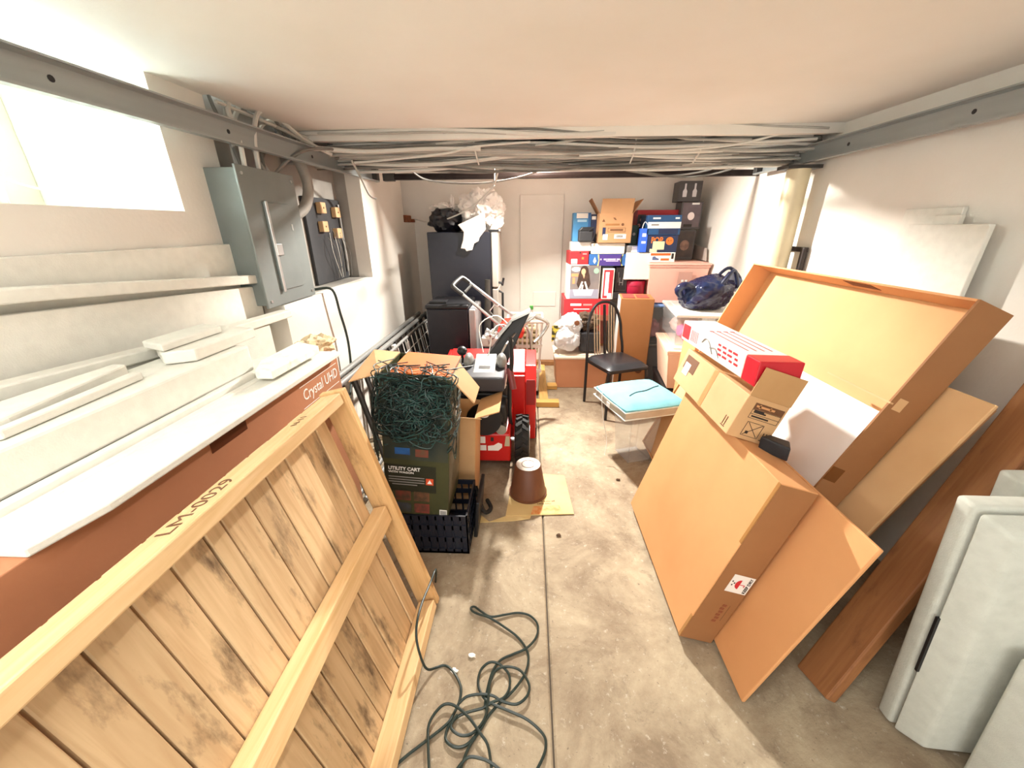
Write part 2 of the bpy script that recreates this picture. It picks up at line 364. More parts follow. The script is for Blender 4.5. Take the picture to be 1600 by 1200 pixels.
loose = [('grey cable sagging in a shallow curve across the bar, above the refrigerator', M_cabled, [(-1.0, 2.9, 1.97), (-.85, 3.0, 1.93), (-.75, 3.2, 1.875), (-.4, 3.3, 1.86), (-.05, 3.25, 1.90), (.2, 3.0, 1.96)]),
         ('thin white wire hanging from the bundle to the notch in the left wall', M_cablew, [(-.22, 2.9, 1.95), (-.22, 3.0, 1.90), (-.30, 3.2, 1.80), (-.55, 3.6, 1.68), (-.85, 3.9, 1.60), (-1.0, 4.1, 1.60), (-1.2, 4.35, 1.63)]),
         ('grey cable drooping below the beam above the stacked boxes', M_cabled, [(.2, 2.85, 1.97), (.45, 3.0, 1.94), (.75, 3.1, 1.90), (1.0, 3.2, 1.885), (1.25, 3.1, 1.91), (1.45, 2.85, 1.99)]),
         ('darker grey cable drooping lowest beside the right track', M_cabled, [(.5, 2.95, 1.95), (.8, 3.1, 1.905), (1.1, 3.2, 1.875), (1.35, 3.05, 1.90), (1.55, 2.8, 2.0)]),
         ('white cable sloping up to the right end of the bundle', M_cablew, [(.3, 2.72, 1.95), (.8, 2.70, 1.965), (1.2, 2.68, 1.99), (1.5, 2.66, 2.05), (1.7, 2.66, 2.06)]),
         ('white cable slanting from the left track end up to the strap', M_cablew, [(-1.1, 2.72, 1.93), (-.8, 2.70, 1.945), (-.5, 2.69, 1.97), (-.34, 2.68, 2.0), (0, 2.68, 2.02)]),
         ('grey cable arching over the middle strap of the bundle', M_cable, [(.0, 2.70, 2.0), (.3, 2.68, 2.03), (.55, 2.67, 2.06), (.75, 2.67, 2.05), (.95, 2.68, 2.02), (1.3, 2.70, 2.02)]),
         ('thick white cable rising at the left end of the bundle', M_cablew, [(-1.45, 2.5, 1.97), (-1.25, 2.58, 1.985), (-1.0, 2.66, 1.98), (-.6, 2.69, 1.995), (-.3, 2.69, 1.99)]),
         ('loose grey wire end hanging below the left track beside the panel', M_cable, [(-1.13, 2.75, 1.95), (-1.12, 2.85, 1.85), (-1.1, 2.9, 1.76), (-1.06, 2.92, 1.735)]),
         ('short grey wire dangling from the bar over the refrigerator', M_cabled, [(-.27, 3.3, 1.99), (-.27, 3.3, 1.90), (-.275, 3.3, 1.84)])]
for lb, m, p in loose: tag(MB().tube(p, .0065 if 'thick' not in lb else .012, 6, sm=6).build('electrical_cable', m, smooth=True), lb, 'cable')

# electrical panel in the recess
t = thing('breaker_box', 'grey steel breaker box in the left wall recess', 'electrical panel', (-1.25, 1.81, 1.19))
MB().box(-.19, -.012, .012, .425, .012, .605).build('panel_box', M_panel, t, bevel=.003)
MB().box(-.012, 0, 0, .437, 0, .617).build('cover', M_panel, t, bevel=.003)
d = MB().box(0, .008, .13, .325, .07, .475).build('panel_door', M_panel, t, bevel=.002)
MB().box(.008, .016, .128, .146, .06, .48).build('hinge_strip', M_steel, d, bevel=.002)
l = MB().box(.008, .02, .135, .185, .235, .29).build('latch', M_steel, d, bevel=.003)
MB().box(.008, .011, .316, .326, .35, .38).build('hinge', M_steel, d)
for y, z in ((.03, .03), (.405, .03), (.03, .585), (.405, .585)): MB().cyl((0, y, z), (.004, y, z), .007, n=10).build('screw', M_steel, t)
tag(MB().tube([(-1.42, 2.45, 2.03), (-1.36, 2.50, 1.95), (-1.32, 2.52, 1.80), (-1.34, 2.48, 1.67), (-1.38, 2.36, 1.60)], .03, 12, sm=6).build('conduit_elbow', mat('dusty_grey_conduit', '#a39f97', '#8c8880', 8, .6), smooth=True), 'thick grey conduit elbow curving beside the breaker panel', 'conduit')
t = thing('terminal_board', 'black phone terminal board at the back of the recess', 'board', (-1.442, 2.62, 1.19))
MB().box(0, .02, 0, .50, 0, .55).build('backing_board', M_dark, t, bevel=.003)
MB().tube([(.03, .45, .52), (.03, .455, .30), (.03, .45, .05)], .009, 6).build('cover_strip', M_grey, t)
for i, (y, z) in enumerate(((.18, .487), (.385, .465), (.17, .37), (.365, .325))):
    k = MB().box(.02, .055, y - .036, y + .036, z - .034, z + .034).build('terminal_block', M_beige, t, bevel=.004)
    MB().cyl((.055, y, z), (.057, y, z), .006, n=8).build('block_screw', M_brownink, k)
for i in range(7):
    r2 = random.Random(i); a = (.05, .18 + .035 * i, .3 + .03 * (i % 3))
    MB().tube([a, (.07, a[1] + r2.uniform(-.05, .08), .2), (.05, a[1] + r2.uniform(-.05, .1), .02)], .0022, 5, sm=5).build('phone_wire', M_cablew if i % 2 else M_cabled, t)
wires = [[(-1.30, 1.95, 1.80), (-1.31, 1.97, 1.93), (-1.36, 2.02, 2.06), (-1.40, 2.18, 2.13), (-1.42, 2.4, 2.10), (-1.40, 2.6, 2.0)],
         [(-1.30, 2.05, 1.80), (-1.30, 2.07, 1.95), (-1.33, 2.2, 2.08), (-1.35, 2.38, 2.10), (-1.30, 2.55, 2.02), (-1.22, 2.68, 1.97)],
         [(-1.33, 1.98, 1.80), (-1.38, 2.0, 1.95), (-1.42, 2.0, 2.1), (-1.42, 2.05, 2.2)], [(-1.31, 2.12, 1.80), (-1.38, 2.16, 1.95), (-1.38, 2.32, 2.06), (-1.25, 2.6, 1.98)],
         [(-1.30, 2.16, 1.80), (-1.28, 2.32, 1.90), (-1.24, 2.5, 1.97), (-1.1, 2.7, 1.99)], [(-1.34, 2.2, 1.80), (-1.41, 2.24, 1.95), (-1.41, 2.42, 2.09), (-1.3, 2.62, 2.02)],
         [(-1.38, 2.02, 1.8), (-1.41, 2.08, 1.98), (-1.41, 2.3, 2.17), (-1.38, 2.6, 2.10)], [(-1.40, 2.2, 1.8), (-1.42, 2.35, 1.95), (-1.40, 2.6, 2.05)],
         [(-1.36, 2.0, 1.8), (-1.37, 2.0, 2.0), (-1.40, 2.1, 2.14), (-1.40, 2.2, 2.12), (-1.36, 2.26, 1.95)], [(-1.33, 2.14, 1.8), (-1.34, 2.18, 2.02), (-1.37, 2.3, 2.12), (-1.36, 2.44, 2.04), (-1.38, 2.5, 1.92)]]
for i, p in enumerate(wires):
    m = (M_cablew, M_cablew, M_cabled, M_cable, M_cabled)[i % 5]
    o = MB().tube(p, .011 if m is M_cablew else .008, 7, sm=6).build('feeder_cable', m, smooth=True)
    nm = {M_cable: 'pale grey', M_cabled: 'dusty grey', M_cablew: 'thick white'}[m]
    tag(o, nm + ' cable looping up from the top of the breaker panel', 'cable', nm + ' cables above the panel')
tag(MB().tube([(-1.36, 1.95, 2.06), (-1.36, 2.2, 2.06), (-1.32, 2.62, 2.05), (-1.0, 2.66, 2.055)], .008, 6, sm=5).build('electrical_cable', M_cablew), 'white cable running along the ceiling edge above the panel loops', 'cable')
tag(MB().box(-1.55, -1.36, 2.50, 2.56, 1.90, 2.2).build('steel_channel', M_grey), 'grey steel channel standing above the panel wires', 'bracket')
tag(MB().tube([(-1.28, 2.3, 1.21), (-1.205, 2.36, 1.20), (-1.195, 2.39, 1.05), (-1.19, 2.42, .85), (-1.185, 2.37, .62), (-1.10, 2.1, .55)], .008, 7, sm=6).build('power_cord', M_cordg, smooth=True), 'black power cord hanging down the left wall from the panel recess', 'cord')
# round white column on the right
t = thing('support_column', 'round cream painted steel column by the right wall', 'column', (1.645, 2.75, 0))
MB().cyl((0, 0, .012), (0, 0, 1.865), .064, n=32).build('column_shaft', mat('cream_gloss_paint', '#dccfae', '#d0c29f', 5, .35, bump=.15, bscale=25), t, smooth=True)
MB().box(-.09, .09, -.09, .09, 0, .012).build('base_plate', M_dgrey, t); MB().box(-.10, .10, -.06, .06, 1.865, 1.885).build('top_plate', M_dgrey, t)
t = thing('wall_bracket', 'dark steel bracket hook hanging behind the cream column', 'bracket', (1.70, 2.68, 1.22))
MB().box(.035, .05, -.05, .24, .17, .20).build('cross_strap', M_bar, t, bevel=.003)
MB().box(.02, .05, -.05, -.015, -.06, .20).build('hook_arm', M_bar, t, bevel=.008); MB().box(.02, .05, .20, .235, .10, .20).build('hook_arm', M_bar, t, bevel=.008)
# ------------------------------------------------------------------ left foreground: pallet panel, TV carton, foam
LEAN = R(-14)
t = thing('wooden_panel', 'large pine plank panel with a 2x4 frame leaning left in the foreground', 'wood panel', (-.385, 1.215, .024), (0, LEAN, 0))
H = 1.04; YL = -1.55
MB().box(-.072, 0, YL, -.04, H - .04, H).build('top_rail', M_pinec, t, bevel=.004)
MB().box(-.072, 0, YL, -.04, 0, .042).build('bottom_rail', M_pinec, t, bevel=.004)
MB().box(-.072, -.02, YL, -.04, .49, .56).build('middle_rail', M_pinec, t, bevel=.004)
MB().box(-.085, .004, -.030, 0, .0, H + .005).build('end_post', M_pinez, t, bevel=.004)
y = -.075; i = 0
wd = (.066, .080, .088, .084, .164 / 2, .082, .048, .080, .082, .080, .078, .08, .084, .09, .08, .085, .08)
while y > YL:
    d = wd[i % len(wd)]; zz = random.Random(i).uniform(-.004, .004)
    MB().box(-.092 + zz * .5, -.073 + zz * .5, y - d + .005, y, .006, H - .008).build('plank', M_pine, t, bevel=.0025, segs=1)
    y -= d; i += 1
text('lettering', 'LM-0029', .05, M_brownink, t, (-.038, -.60, H + .0005), (0, 1, 0), NX, 0)
text('lettering', 'N-11', .03, M_brownink, t, (-.036, -.23, H + .0005), (0, 1, 0), NX, 0)

tvc = thing('television_carton', 'long red-brown television carton standing behind the pine panel', 'carton', (-.85, 1.60, .002), (0, 0, 0))
MB().box(-.16, 0, -2.2, 0, 0, 1.03).build('carton_body', M_kraft, tvc, bevel=.003)
text('lettering', 'Crystal UHD', .062, M_wink, tvc, (.0005, -.16, .955), Y, Z, 0, w=.27)
MB().box(0, .0008, -.31, -.02, .995, .997).box(0, .0008, -.31, -.02, .908, .910).build('print_line', M_wink, tvc)
MB().box(-.15, .0012, -.74, -.60, .985, 1.031).build('packing_tape', mat('dark_brown_tape', '#5a2f1c', rough=.3), tvc)
FG = 'white foam pieces piled on the television carton'
def foam(label, mb, bev=.006, loc=(0, 0, 0), rot=(0, 0, 0), m=None):
    o = mb.build('foam_piece', m or M_foam, None, bevel=bev, loc=loc, rot=rot); return tag(o, label, 'foam', FG)
foam('flat white foam board laid along the top edge of the television carton', MB().prism([(.03, -.02), (.03, -1.02), (.005, -1.14), (-.13, -1.14), (-.158, -1.1), (-.158, -.02)], 'z', 1.031, 1.051), .004, (-.85, 1.60, .002))
foam('tallest white foam sheet standing flat against the wall under the window', MB().box(-1.396, -1.372, -.8, 1.845, 0, 1.485), .004)
foam('white foam panel leaning in front of the tallest sheet', MB().prism([(-.8, 0), (1.86, 0), (1.86, 1.292), (-.8, 1.46)], 'x', -1.345, -1.315), .004)
def bar(x0, x1, pts, th):
    m = MB(); n = len(pts)
    for a, b in zip(pts, pts[1:]):
        m.hexa([(x0, a[0], a[1] - th), (x1, a[0], a[1] - th), (x1, b[0], b[1] - th), (x0, b[0], b[1] - th), (x0, a[0], a[1]), (x1, a[0], a[1]), (x1, b[0], b[1]), (x0, b[0], b[1])])
    bmesh.ops.remove_doubles(m.b, verts=m.b.verts[:], dist=1e-5); 
    seen = {}
    for f_ in m.b.faces[:]:
        k = tuple(sorted(v.index for v in f_.verts))
    m.b.verts.index_update()
    for f_ in m.b.faces[:]: seen.setdefault(tuple(sorted(v.index for v in f_.verts)), []).append(f_)
    bmesh.ops.delete(m.b, geom=[q for l in seen.values() if len(l) > 1 for q in l], context='FACES_ONLY')
    return m
foam('long white foam bar, upper of the two jutting past the breaker panel', bar(-1.345, -1.285, [(-.6, 1.49), (.3, 1.452), (1.0, 1.412), (1.5, 1.372), (2.02, 1.332)], .038), .005)
foam('shorter white foam panel standing behind the small foam blocks', MB().prism([(-.8, 0), (1.75, 0), (1.75, 1.128), (1.2, 1.16), (.4, 1.20), (-.8, 1.26)], 'x', -1.262, -1.225), .004)
foam('long white foam bar, lower of the two jutting past the breaker panel', bar(-1.272, -1.212, [(-.6, 1.285), (.3, 1.245), (.9, 1.21), (1.4, 1.18), (1.92, 1.165)], .036), .005)
foam('long thick white foam block lying in the middle of the foam pile', MB().box(-1.19, -1.0, -.4, 1.29, 1.07, 1.165), .008)
foam('large white foam slab at the far top of the pile, under a small slab', MB().prism([(-1.195, 1.14), (-1.10, 1.06), (-1.03, 1.10), (-1.03, 1.38), (-1.195, 1.42)], 'z', 1.168, 1.207), .006)
foam('small white foam slab on the very top of the foam pile', MB().prism([(-1.19, 1.10), (-1.09, 1.06), (-1.09, 1.30), (-1.19, 1.34)], 'z', 1.209, 1.232), .005)
foam('long thin white foam strip against the front of the thick foam block', MB().box(-.998, -.975, -.2, 1.25, 1.03, 1.075), .005)
foam('lowest long foam step lying on the flat board of the carton', MB().box(-.973, -.945, -.2, 1.27, 1.035, 1.058), .005)
foam('white foam slab with a speckled edge at the far end of the carton top', MB().prism([(-.985, 1.30), (-.935, 1.20), (-.875, 1.20), (-.865, 1.50), (-.985, 1.56)], 'z', 1.068, 1.102), .006, m=mat('speckled_foam', '#ebe9e0', '#d5cfc0', 25, .85, bump=.15, bscale=120, lo=.5, hi=.75))
foam('white foam wedge with a pointed end lying on the long thick block', MB().prism([(-1.17, .50), (-1.06, .52), (-1.06, .66), (-1.13, .98), (-1.17, .98)], 'z', 1.167, 1.20), .006)
foam('thin white foam splinter beside the pointed wedge', MB().prism([(-1.05, .60), (-1.03, .62), (-1.06, .95), (-1.09, .95)], 'z', 1.167, 1.188), .004)
foam('white foam end block nearest the camera on the foam pile', MB().box(-1.19, -1.05, .10, .46, 1.167, 1.235), .008)
foam('white foam panel standing behind the carton, below the speckled slab', MB().box(-1.2, -1.03, -.5, 1.60, 0, 1.02), .006)
tag(MB().blob((-.97, 1.66, 1.05), (.07, .09, .045), .5, 3, 4, 3).build('crumpled_paper', mat('crumpled_kraft_paper', '#d9c6a6', '#c7ad86', 12, .8, bump=.3)), 'crumpled beige packing paper at the far end of the foam pile', 'paper')

# ------------------------------------------------------------------ right foreground: leaning cartons
t = thing('flat_television_box', 'wide orange closed television carton leaning right on the floor', 'carton', (.613, 1.07, .038), (0, R(16), 0))
MB().box(0, .135, 0, .80, 0, .765).build('carton_body', M_card2, t, bevel=.003)
MB().box(.002, .133, -.0015, .002, .003, .762).build('end_flap', M_cardd, t)  # near end, its shade put into the darker board colour
MB().box(-.0015, .001, 0, .012, .5, .765).build('packing_tape', M_tape, t); MB().box(-.0015, .001, 0, .012, .0, .12).build('packing_tape', M_tape, t)
lb = MB().plate((.088, -.0016, .325), X, Z, .082, .085).build('keep_dry_label', M_white, t)
text('lettering', 'KEEP DRY', .016, M_ink, lb, (.118, -.0028, .325), (0, 0, 1), NX, .0004, w=.075)
u = MB(); u.prism([(.086 - .017 * math.sin(a * math.pi / 8), .325 + .022 * math.cos(a * math.pi / 8)) for a in range(9)], 'y', -.0034, -.0024); u.box(.086, .106, -.0034, -.0024, .324, .3265).box(.1035, .106, -.0034, -.0024, .316, .324); u.build('umbrella_mark', M_redp, lb)
u = MB()
for a, b_ in ((.055, .335), (.058, .318), (.064, .328)): u.box(a - .002, a + .002, -.0034, -.0024, b_ - .003, b_ + .003)
u.build('rain_mark', M_ink, lb)
m = MB()
for k in range(6): m.plate((.083 + .003 * (k % 2), -.0016, .125 + .017 * k), X, Z, .016, .011)
m.build('faded_print', mat('faded_rust_print', '#84472a', rough=.7), t)
MB().box(.106, .1072, -.0022, -.0014, .13, .215).build('print_line', M_brownink, t)

t = thing('folded_carton_stack', 'stack of three folded orange cartons leaning at the front, beside the closed carton', 'carton', (.752, .855, .018), (0, R(18), 0))
for k in range(3):
    MB().box(.016 * k, .016 * k + .013, .012 * k, 1.0, .004 * k, .735 - .01 * k).build('cardboard_sheet', M_card2 if k == 0 else M_cardd, t, bevel=.004)

TL = R(22.6)
tray = thing('open_carton_tray', 'huge open shallow brown carton leaning on the right wall', 'carton', (.863, 1.26, .055), (0, TL, 0))
HT = 1.385
MB().box(.122, .13, .0085, 1.2915, .0085, HT - .0085).build('tray_floor', M_card, tray)
MB().box(0, .13, .0082, 1.2918, HT - .008, HT).build('top_flange', M_card2, tray)
MB().box(0, .13, .0082, 1.2918, 0, .008).build('bottom_flange', M_card2, tray)
MB().box(0, .13, 1.292, 1.30, 0, HT).build('far_flange', M_card2, tray)
nf = MB().box(0, .13, 0, .008, 0, HT).build('near_flange', M_cardd, tray)  # outer face turned from the lamp, shaded by its darker colour
MB().box(.02, .055, -.001, .0005, .985, 1.03).build('torn_patch', M_cardl, nf); MB().box(-.0012, .05, -.0012, .0005, .66, .72).build('packing_tape', mat('dark_tape', '#70431f', rough=.25), nf)
MB().box(-.001, .012, -.0012, .30, 1.0, 1.006).build('flap_edge', M_cardl, nf)
MB().box(.02, .075, .43, .58, HT - .0095, HT - .0075).build('torn_strip', mat('torn_brown_strip', '#6b3515', rough=.8), tray)
MB().box(.008, .06, .02, 1.28, .01, .54).build('cardboard_insert', M_cardl, tray)
tag(MB().box(.098, .120, .015, .62, .012, .955).build('foam_board', mat('white_coated_board', '#f1f0ee', rough=.5), None, bevel=.003, loc=(.863, 1.26, .055), rot=(0, TL, 0)), 'white board standing inside the open carton tray', 'board')
t = thing('flattened_carton', 'tan flattened carton with layered edge behind the open tray', 'carton', (1.005, 1.125, .022), (0, TL, 0))
for k, m in enumerate((M_cardl, M_cardd, M_cardd)): MB().box(.017 * k, .017 * k + .013, .01 * k, 1.15, 0, 1.10 - .006 * k).build('cardboard_sheet', m, t, bevel=.003)
tag(MB().box(0, .045, 0, .13, 0, 1.36).build('wood_board', M_plank, None, bevel=.006, loc=(1.045, .87, .025), rot=(R(-13), R(31.5), 0)), 'long brown wooden board leaning behind the cartons at the right edge', 'board')

# box on top of the closed carton
ab = thing('shipping_carton', 'tan shipping box with an open flap on top of the closed carton', 'carton', (.778, 1.36, .792), (0, R(18), 0))
sz = (.17, .60, .178)
MB().box(0, sz[0], 0, sz[1], 0, sz[2]).build('carton_body', M_cardl, ab, bevel=.003)
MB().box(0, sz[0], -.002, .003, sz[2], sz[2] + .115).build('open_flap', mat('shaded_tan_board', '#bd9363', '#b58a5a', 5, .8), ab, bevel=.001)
MB().box(-.001, .001, .25, .285, 0, sz[2]).build('packing_tape', mat('tan_tape', '#b98a57', rough=.3), ab); MB().box(0, sz[0], .25, .285, sz[2] - .001, sz[2] + .001).build('packing_tape', mat('tan_tape', '#b98a57'), ab)
p = MB(); p.plate((.10, -.0005, .145), X, Z, .12, .026); p.build('print_band', M_brownink, ab)
p = MB()
for z in (.13, .112, .094, .03, .086): p.box(.04, .16, -.0012, -.0002, z - .0008, z + .0008) if z > .09 else None
p.box(.04, .0412, -.0012, -.0002, .094, .145).box(.1588, .16, -.0012, -.0002, .094, .145)
for a in ((.05, .10, .118), (.05, .12, .1), (.05, .09, .124)): p.box(a[0], a[1], -.0012, -.0002, a[2], a[2] + .006)
for a in ((.05, .12, .018, .0195), (.05, .12, .0775, .079)): p.box(a[0], a[1], -.0012, -.0002, a[2], a[3])
p.box(.05, .0515, -.0012, -.0002, .018, .079).box(.1185, .12, -.0012, -.0002, .018, .079)
p.prism([(.055, .022), (.058, .022), (.116, .076), (.113, .076)], 'y', -.0012, -.0002).prism([(.113, .022), (.116, .022), (.058, .076), (.055, .076)], 'y', -.0012, -.0002)
p.box(.062, .074, -.0013, -.0002, .028, .04).box(.135, .138, -.0012, -.0002, .02, .05).box(.147, .15, -.0012, -.0002, .02, .05).box(.13, .155, -.0012, -.0002, .015, .018)
p.build('handling_print', M_ink, ab)
MB().plate((.085, -.0012, .146), X, Z, .075, .008).plate((.062, -.0012, .146), X, Z, .006, .016).plate((.105, -.0012, .147), X, Z, .005, .014).build('faded_print', M_card2, ab)
sh = MB().plate((-.0005, .50, .120), NY, Z, .13, .07).build('print_panel', M_brownink, ab)
MB().plate((-.0012, .52, .09), NY, Z, .06, .06).build('shipping_label', M_white, ab)
MB().box(-.0012, 0, .04, .044, .02, .06).box(-.0012, 0, .055, .059, .02, .06).box(-.0012, 0, .035, .065, .014, .018).build('arrow_print', M_brownink, ab)

hb = thing('tool_box_carton', 'long white and red product box lying on the tan shipping box', 'box', (.845, 1.37, .990), (0, R(2), R(2)))
MB().box(0, .165, .09, .68, 0, .098).build('box_body', mat('white_gloss_card', '#eae4df', rough=.4), hb, bevel=.004)
MB().box(-.001, .166, 0, .09, -.001, .099).build('red_end', mat('red_gloss_card', '#c51d2c', '#b81826', 4, .35), hb, bevel=.004)
MB().plate((-.0005, .63, .05), NY, Z, .08, .07).build('red_panel', M_redp, hb)
p = MB()
for k in range(3):
    for j in range(4): p.box(-.0012, 0, .13 + .045 * j + .008 * k, .13 + .045 * j + .008 * k + (.030, .022, .034, .026)[(j + k) % 4], .032 + .020 * k, .041 + .020 * k)
p.build('red_lettering', M_redp, hb); p = MB()
for k in range(5): p.box(-.0012, 0, .50 + .016 * k, .508 + .016 * k, .02, .075)
p.build('pale_lettering', mat('pale_rose_print', '#c98a92', rough=.5), hb)
p = MB()
for k in range(4): p.box(.03 + .032 * k, .037 + .032 * k, .14, .44, .0975, .0988)
for k in range(4): p.cyl((.033 + .032 * k, .445, .0975), (.033 + .032 * k, .445, .0989), .011, n=12)
p.build('tool_picture', mat('dull_red_print', '#9e4a4a', rough=.5), hb)
MB().tube([(-.001, .34, .02), (-.001, .38, .06), (-.001, .42, .07), (-.001, .45, .045)], .0025, 5, sm=5).tube([(-.001, .28, .02), (-.001, .32, .05), (-.001, .37, .04)], .0025, 5, sm=5).build('picture_line', M_greyink, hb)
tag(MB().prism([(.895, 1.335), (.955, 1.245), (.985, 1.30), (.94, 1.35)], 'z', .742, .80).build('foam_corner', mat('black_foam', '#1c1d22', rough=.6), None, bevel=.006), 'black triangular foam corner guard wedged below the tan shipping box', 'corner guard')
sc = thing('small_open_carton', 'small orange carton peeking out behind the open tray, under the navy bag', 'carton', (1.13, 2.62, 0.002), (0, R(2), 0))
MB().box(0, .2, 0, .22, 0, .77).build('carton_body', M_card2, sc, bevel=.003)
MB().prism([(0, .77), (.0, .83), (.10, .77)], 'y', .002, .006).build('flap', M_card, sc)

# grey-white foam end caps, right foreground
def endcap(label, y, d, x0, x1, h, ch, lean=-4):
    m = MB(); m.hexa([(0, 0, 0), (x1 - x0, 0, 0), (x1 - x0, d * .55, 0), (0, d * .55, 0), (0, 0, h), (x1 - x0, 0, h), (x1 - x0, d * .55, h), (0, d * .55, h)])
    t = thing('foam_end_cap', label, 'foam', (x0, y, .005), (R(-2), R(lean), R(-6)), 'moulded foam end caps at the right edge')
    m = MB(); c = ch
    m.hexa([(c, -d, c * .3), (x1 - x0 - c, -d, c * .3), (x1 - x0, 0, 0), (0, 0, 0), (c, -d, h - c), (x1 - x0 - c, -d, h - c), (x1 - x0, 0, h), (0, 0, h)])
    m.build('cap_body', M_foamg, t, bevel=.012, smooth=True, segs=3); return t
e1 = endcap('grey-white foam end cap, rear one of the front pair at the right edge', .865, .05, 1.215, 1.75, .875, .004)
e2 = endcap('grey-white foam end cap with a chamfered face at the right edge', .805, .06, 1.215, 1.75, .865, .045)
MB().box(-.001, .02, -.007, .001, .28, .50).build('gap_shade_strip', M_black, e2)  # black strip standing in for the shade in the gap between the caps
endcap('low pale foam end cap nearest the camera in the right corner', .70, .09, 1.325, 1.75, .50, .03)
endcap('pale foam end cap farthest back, half hidden by the brown board', 1.00, .05, 1.47, 1.70, .87, .02)
tag(MB().box(1.738, 1.757, 1.77, 2.03, 0, 1.615).build('foam_board', M_foam, None, bevel=.003), 'larger white foam board flat on the right wall, behind the smaller one', 'board')
t = tag(MB().box(0, .02, 0, .34, 0, 1.55).build('foam_board', M_foam, None, bevel=.004, loc=(1.668, 1.595, 0), rot=(0, R(.6), 0)), 'smaller white foam board leaning in front of the larger one on the right wall', 'board')
MB().box(.021, .04, .14, .25, 1.50, 1.585).build('foam_tab', M_foam, t, bevel=.003)
# ------------------------------------------------------------------ floor clutter in the aisle
t = thing('extension_cord', 'long dark green extension cord tangled in loops on the concrete floor', 'cord')
CP = [[(-.42, 1.30, .02), (-.395, 1.245, .16), (-.400, 1.16, .172), (-.406, 1.062, .185), (-.405, .988, .185), (-.398, .94, .155), (-.380, .915, .085), (-.362, .913, .03), (-.335, .935, .006), (-.31, .945), (-.285, .935), (-.256, .908), (-.231, .869), (-.23, .828), (-.245, .784), (-.261, .756), (-.315, .711), (-.363, .676), (-.405, .641), (-.434, .616)],
      [(-.196, .64), (-.177, .695), (-.146, .743), (-.124, .784), (-.089, .824), (-.045, .861), (-.006, .91), (.012, .961), (.008, 1.009), (-.028, 1.059), (-.082, 1.097), (-.152, 1.137), (-.217, 1.16), (-.239, 1.182), (-.224, 1.19), (-.19, 1.165), (-.146, 1.143), (-.085, 1.157), (-.031, 1.169), (.018, 1.157), (.051, 1.116), (.044, 1.061), (.005, 1.018), (-.045, .995), (-.093, .969), (-.12, .927), (-.133, .873), (-.138, .822), (-.13, .794), (-.147, .747), (-.183, .703), (-.223, .696), (-.256, .717), (-.25, .757), (-.212, .786), (-.143, .805)],
      [(-.143, .805), (-.111, .823), (-.073, .839), (-.055, .876), (-.06, .919), (-.098, .951), (-.135, .954), (-.165, .926), (-.17, .882), (-.147, .841), (-.111, .818), (-.048, .797), (.012, .776), (.06, .742), (.07, .713), (.058, .677), (.027, .63)],
      [(-.228, .814), (-.203, .834), (-.158, .844), (-.113, .843), (-.078, .827), (-.027, .819), (.009, .845), (.015, .884), (-.018, .931), (-.067, .942), (-.108, .925), (-.125, .884), (-.128, .822), (-.134, .775), (-.166, .734), (-.207, .723), (-.243, .744), (-.228, .78)],
      [(-.278, .60), (-.305, .69), (-.316, .75), (-.287, .802), (-.249, .808), (-.194, .777), (-.145, .73), (-.115, .698), (-.099, .645)],
      [(-.214, .62), (-.177, .662), (-.132, .663), (-.096, .653), (-.056, .63)]]
m = MB()
for i, p in enumerate(CP):
    q = []
    for j, a in enumerate(p): q.append(a if len(a) == 3 else (a[0], a[1], .0055 + .004 * i + (.003 * math.sin(j * 1.3))))
    m.tube(q, .0046, 7, sm=6)
m.build('cord', M_cordg, t, smooth=True)
t = thing('flattened_cardboard', 'flat yellowed cardboard sheet with orange print under the brown bucket', 'cardboard', (-.12, 1.77, .003))
M_yc = mat('yellow_cardboard', '#d6bd85', '#c9ae74', 5, .8, bump=.05)  # pale yellow board with tan mottling
MB().prism([(.0, .0), (.395, .03), (.37, .40), (.23, .415), (.17, .37), (.03, .40)], 'z', 0, .005).build('cardboard_sheet', M_yc, t)
op = MB().prism([(.145, .015), (.33, .03), (.315, .10), (.16, .085)], 'z', .005, .0056).build('orange_print', mat('orange_print', '#d98a4a', '#e2b47a', 40, .7), t)
text('lettering', 'How doers', .018, M_brownink, t, (.225, .110, .0052), (-1, -.08, 0), (.08, -1, 0), .0004); text('lettering', 'get more done.', .018, M_brownink, t, (.235, .132, .0052), (-1, -.08, 0), (.08, -1, 0), .0004)
tag(MB().prism([(-.29, 1.71), (-.06, 1.735), (.02, 1.755), (.03, 1.79), (-.10, 1.78), (-.21, 1.72), (-.29, 1.80)], 'z', .0015, .006).build('cardboard_strip', M_yc), 'torn curled cardboard strip on the floor beside the black crate', 'cardboard')
t = thing('plant_pot', 'upside-down brown plastic bucket on the flattened cardboard', 'bucket', (.008, 1.99, .009))
M_pot = mat('brown_bucket_plastic', '#6b4029', '#603a26', 8, .5)
MB().lathe([(.118, 0), (.118, .012), (.112, .014), (.078, .20), (.074, .204), (.002, .204)], n=40).build('pot_body', M_pot, t, smooth=True)
MB().lathe([(.073, .204), (.073, .2065), (.043, .2065), (.041, .2052), (.039, .2052), (.037, .2065), (.001, .2065)], n=40).build('base_disc', mat('pale_dusty_plastic', '#d8cfc4', '#b5a99c', 22, .6), t)
MB().tube([(.040 * math.cos(a * .3), .040 * math.sin(a * .3), .2062) for a in range(2, 20)], .0016, 5).build('mould_ring', M_pot, t)
M_lum = wood('yellow_lumber', '#dcb169', '#c5984f', '#94703c', axis=1, knots=False); M_lumx = wood('yellow_lumber_cross', '#d3a65c', '#c5984f', '#94703c', axis=0, knots=False)
t = thing('lumber_frame', 'yellow lumber frame lying flat on the floor in front of the back door', 'lumber', (.08, 3.235, .002))
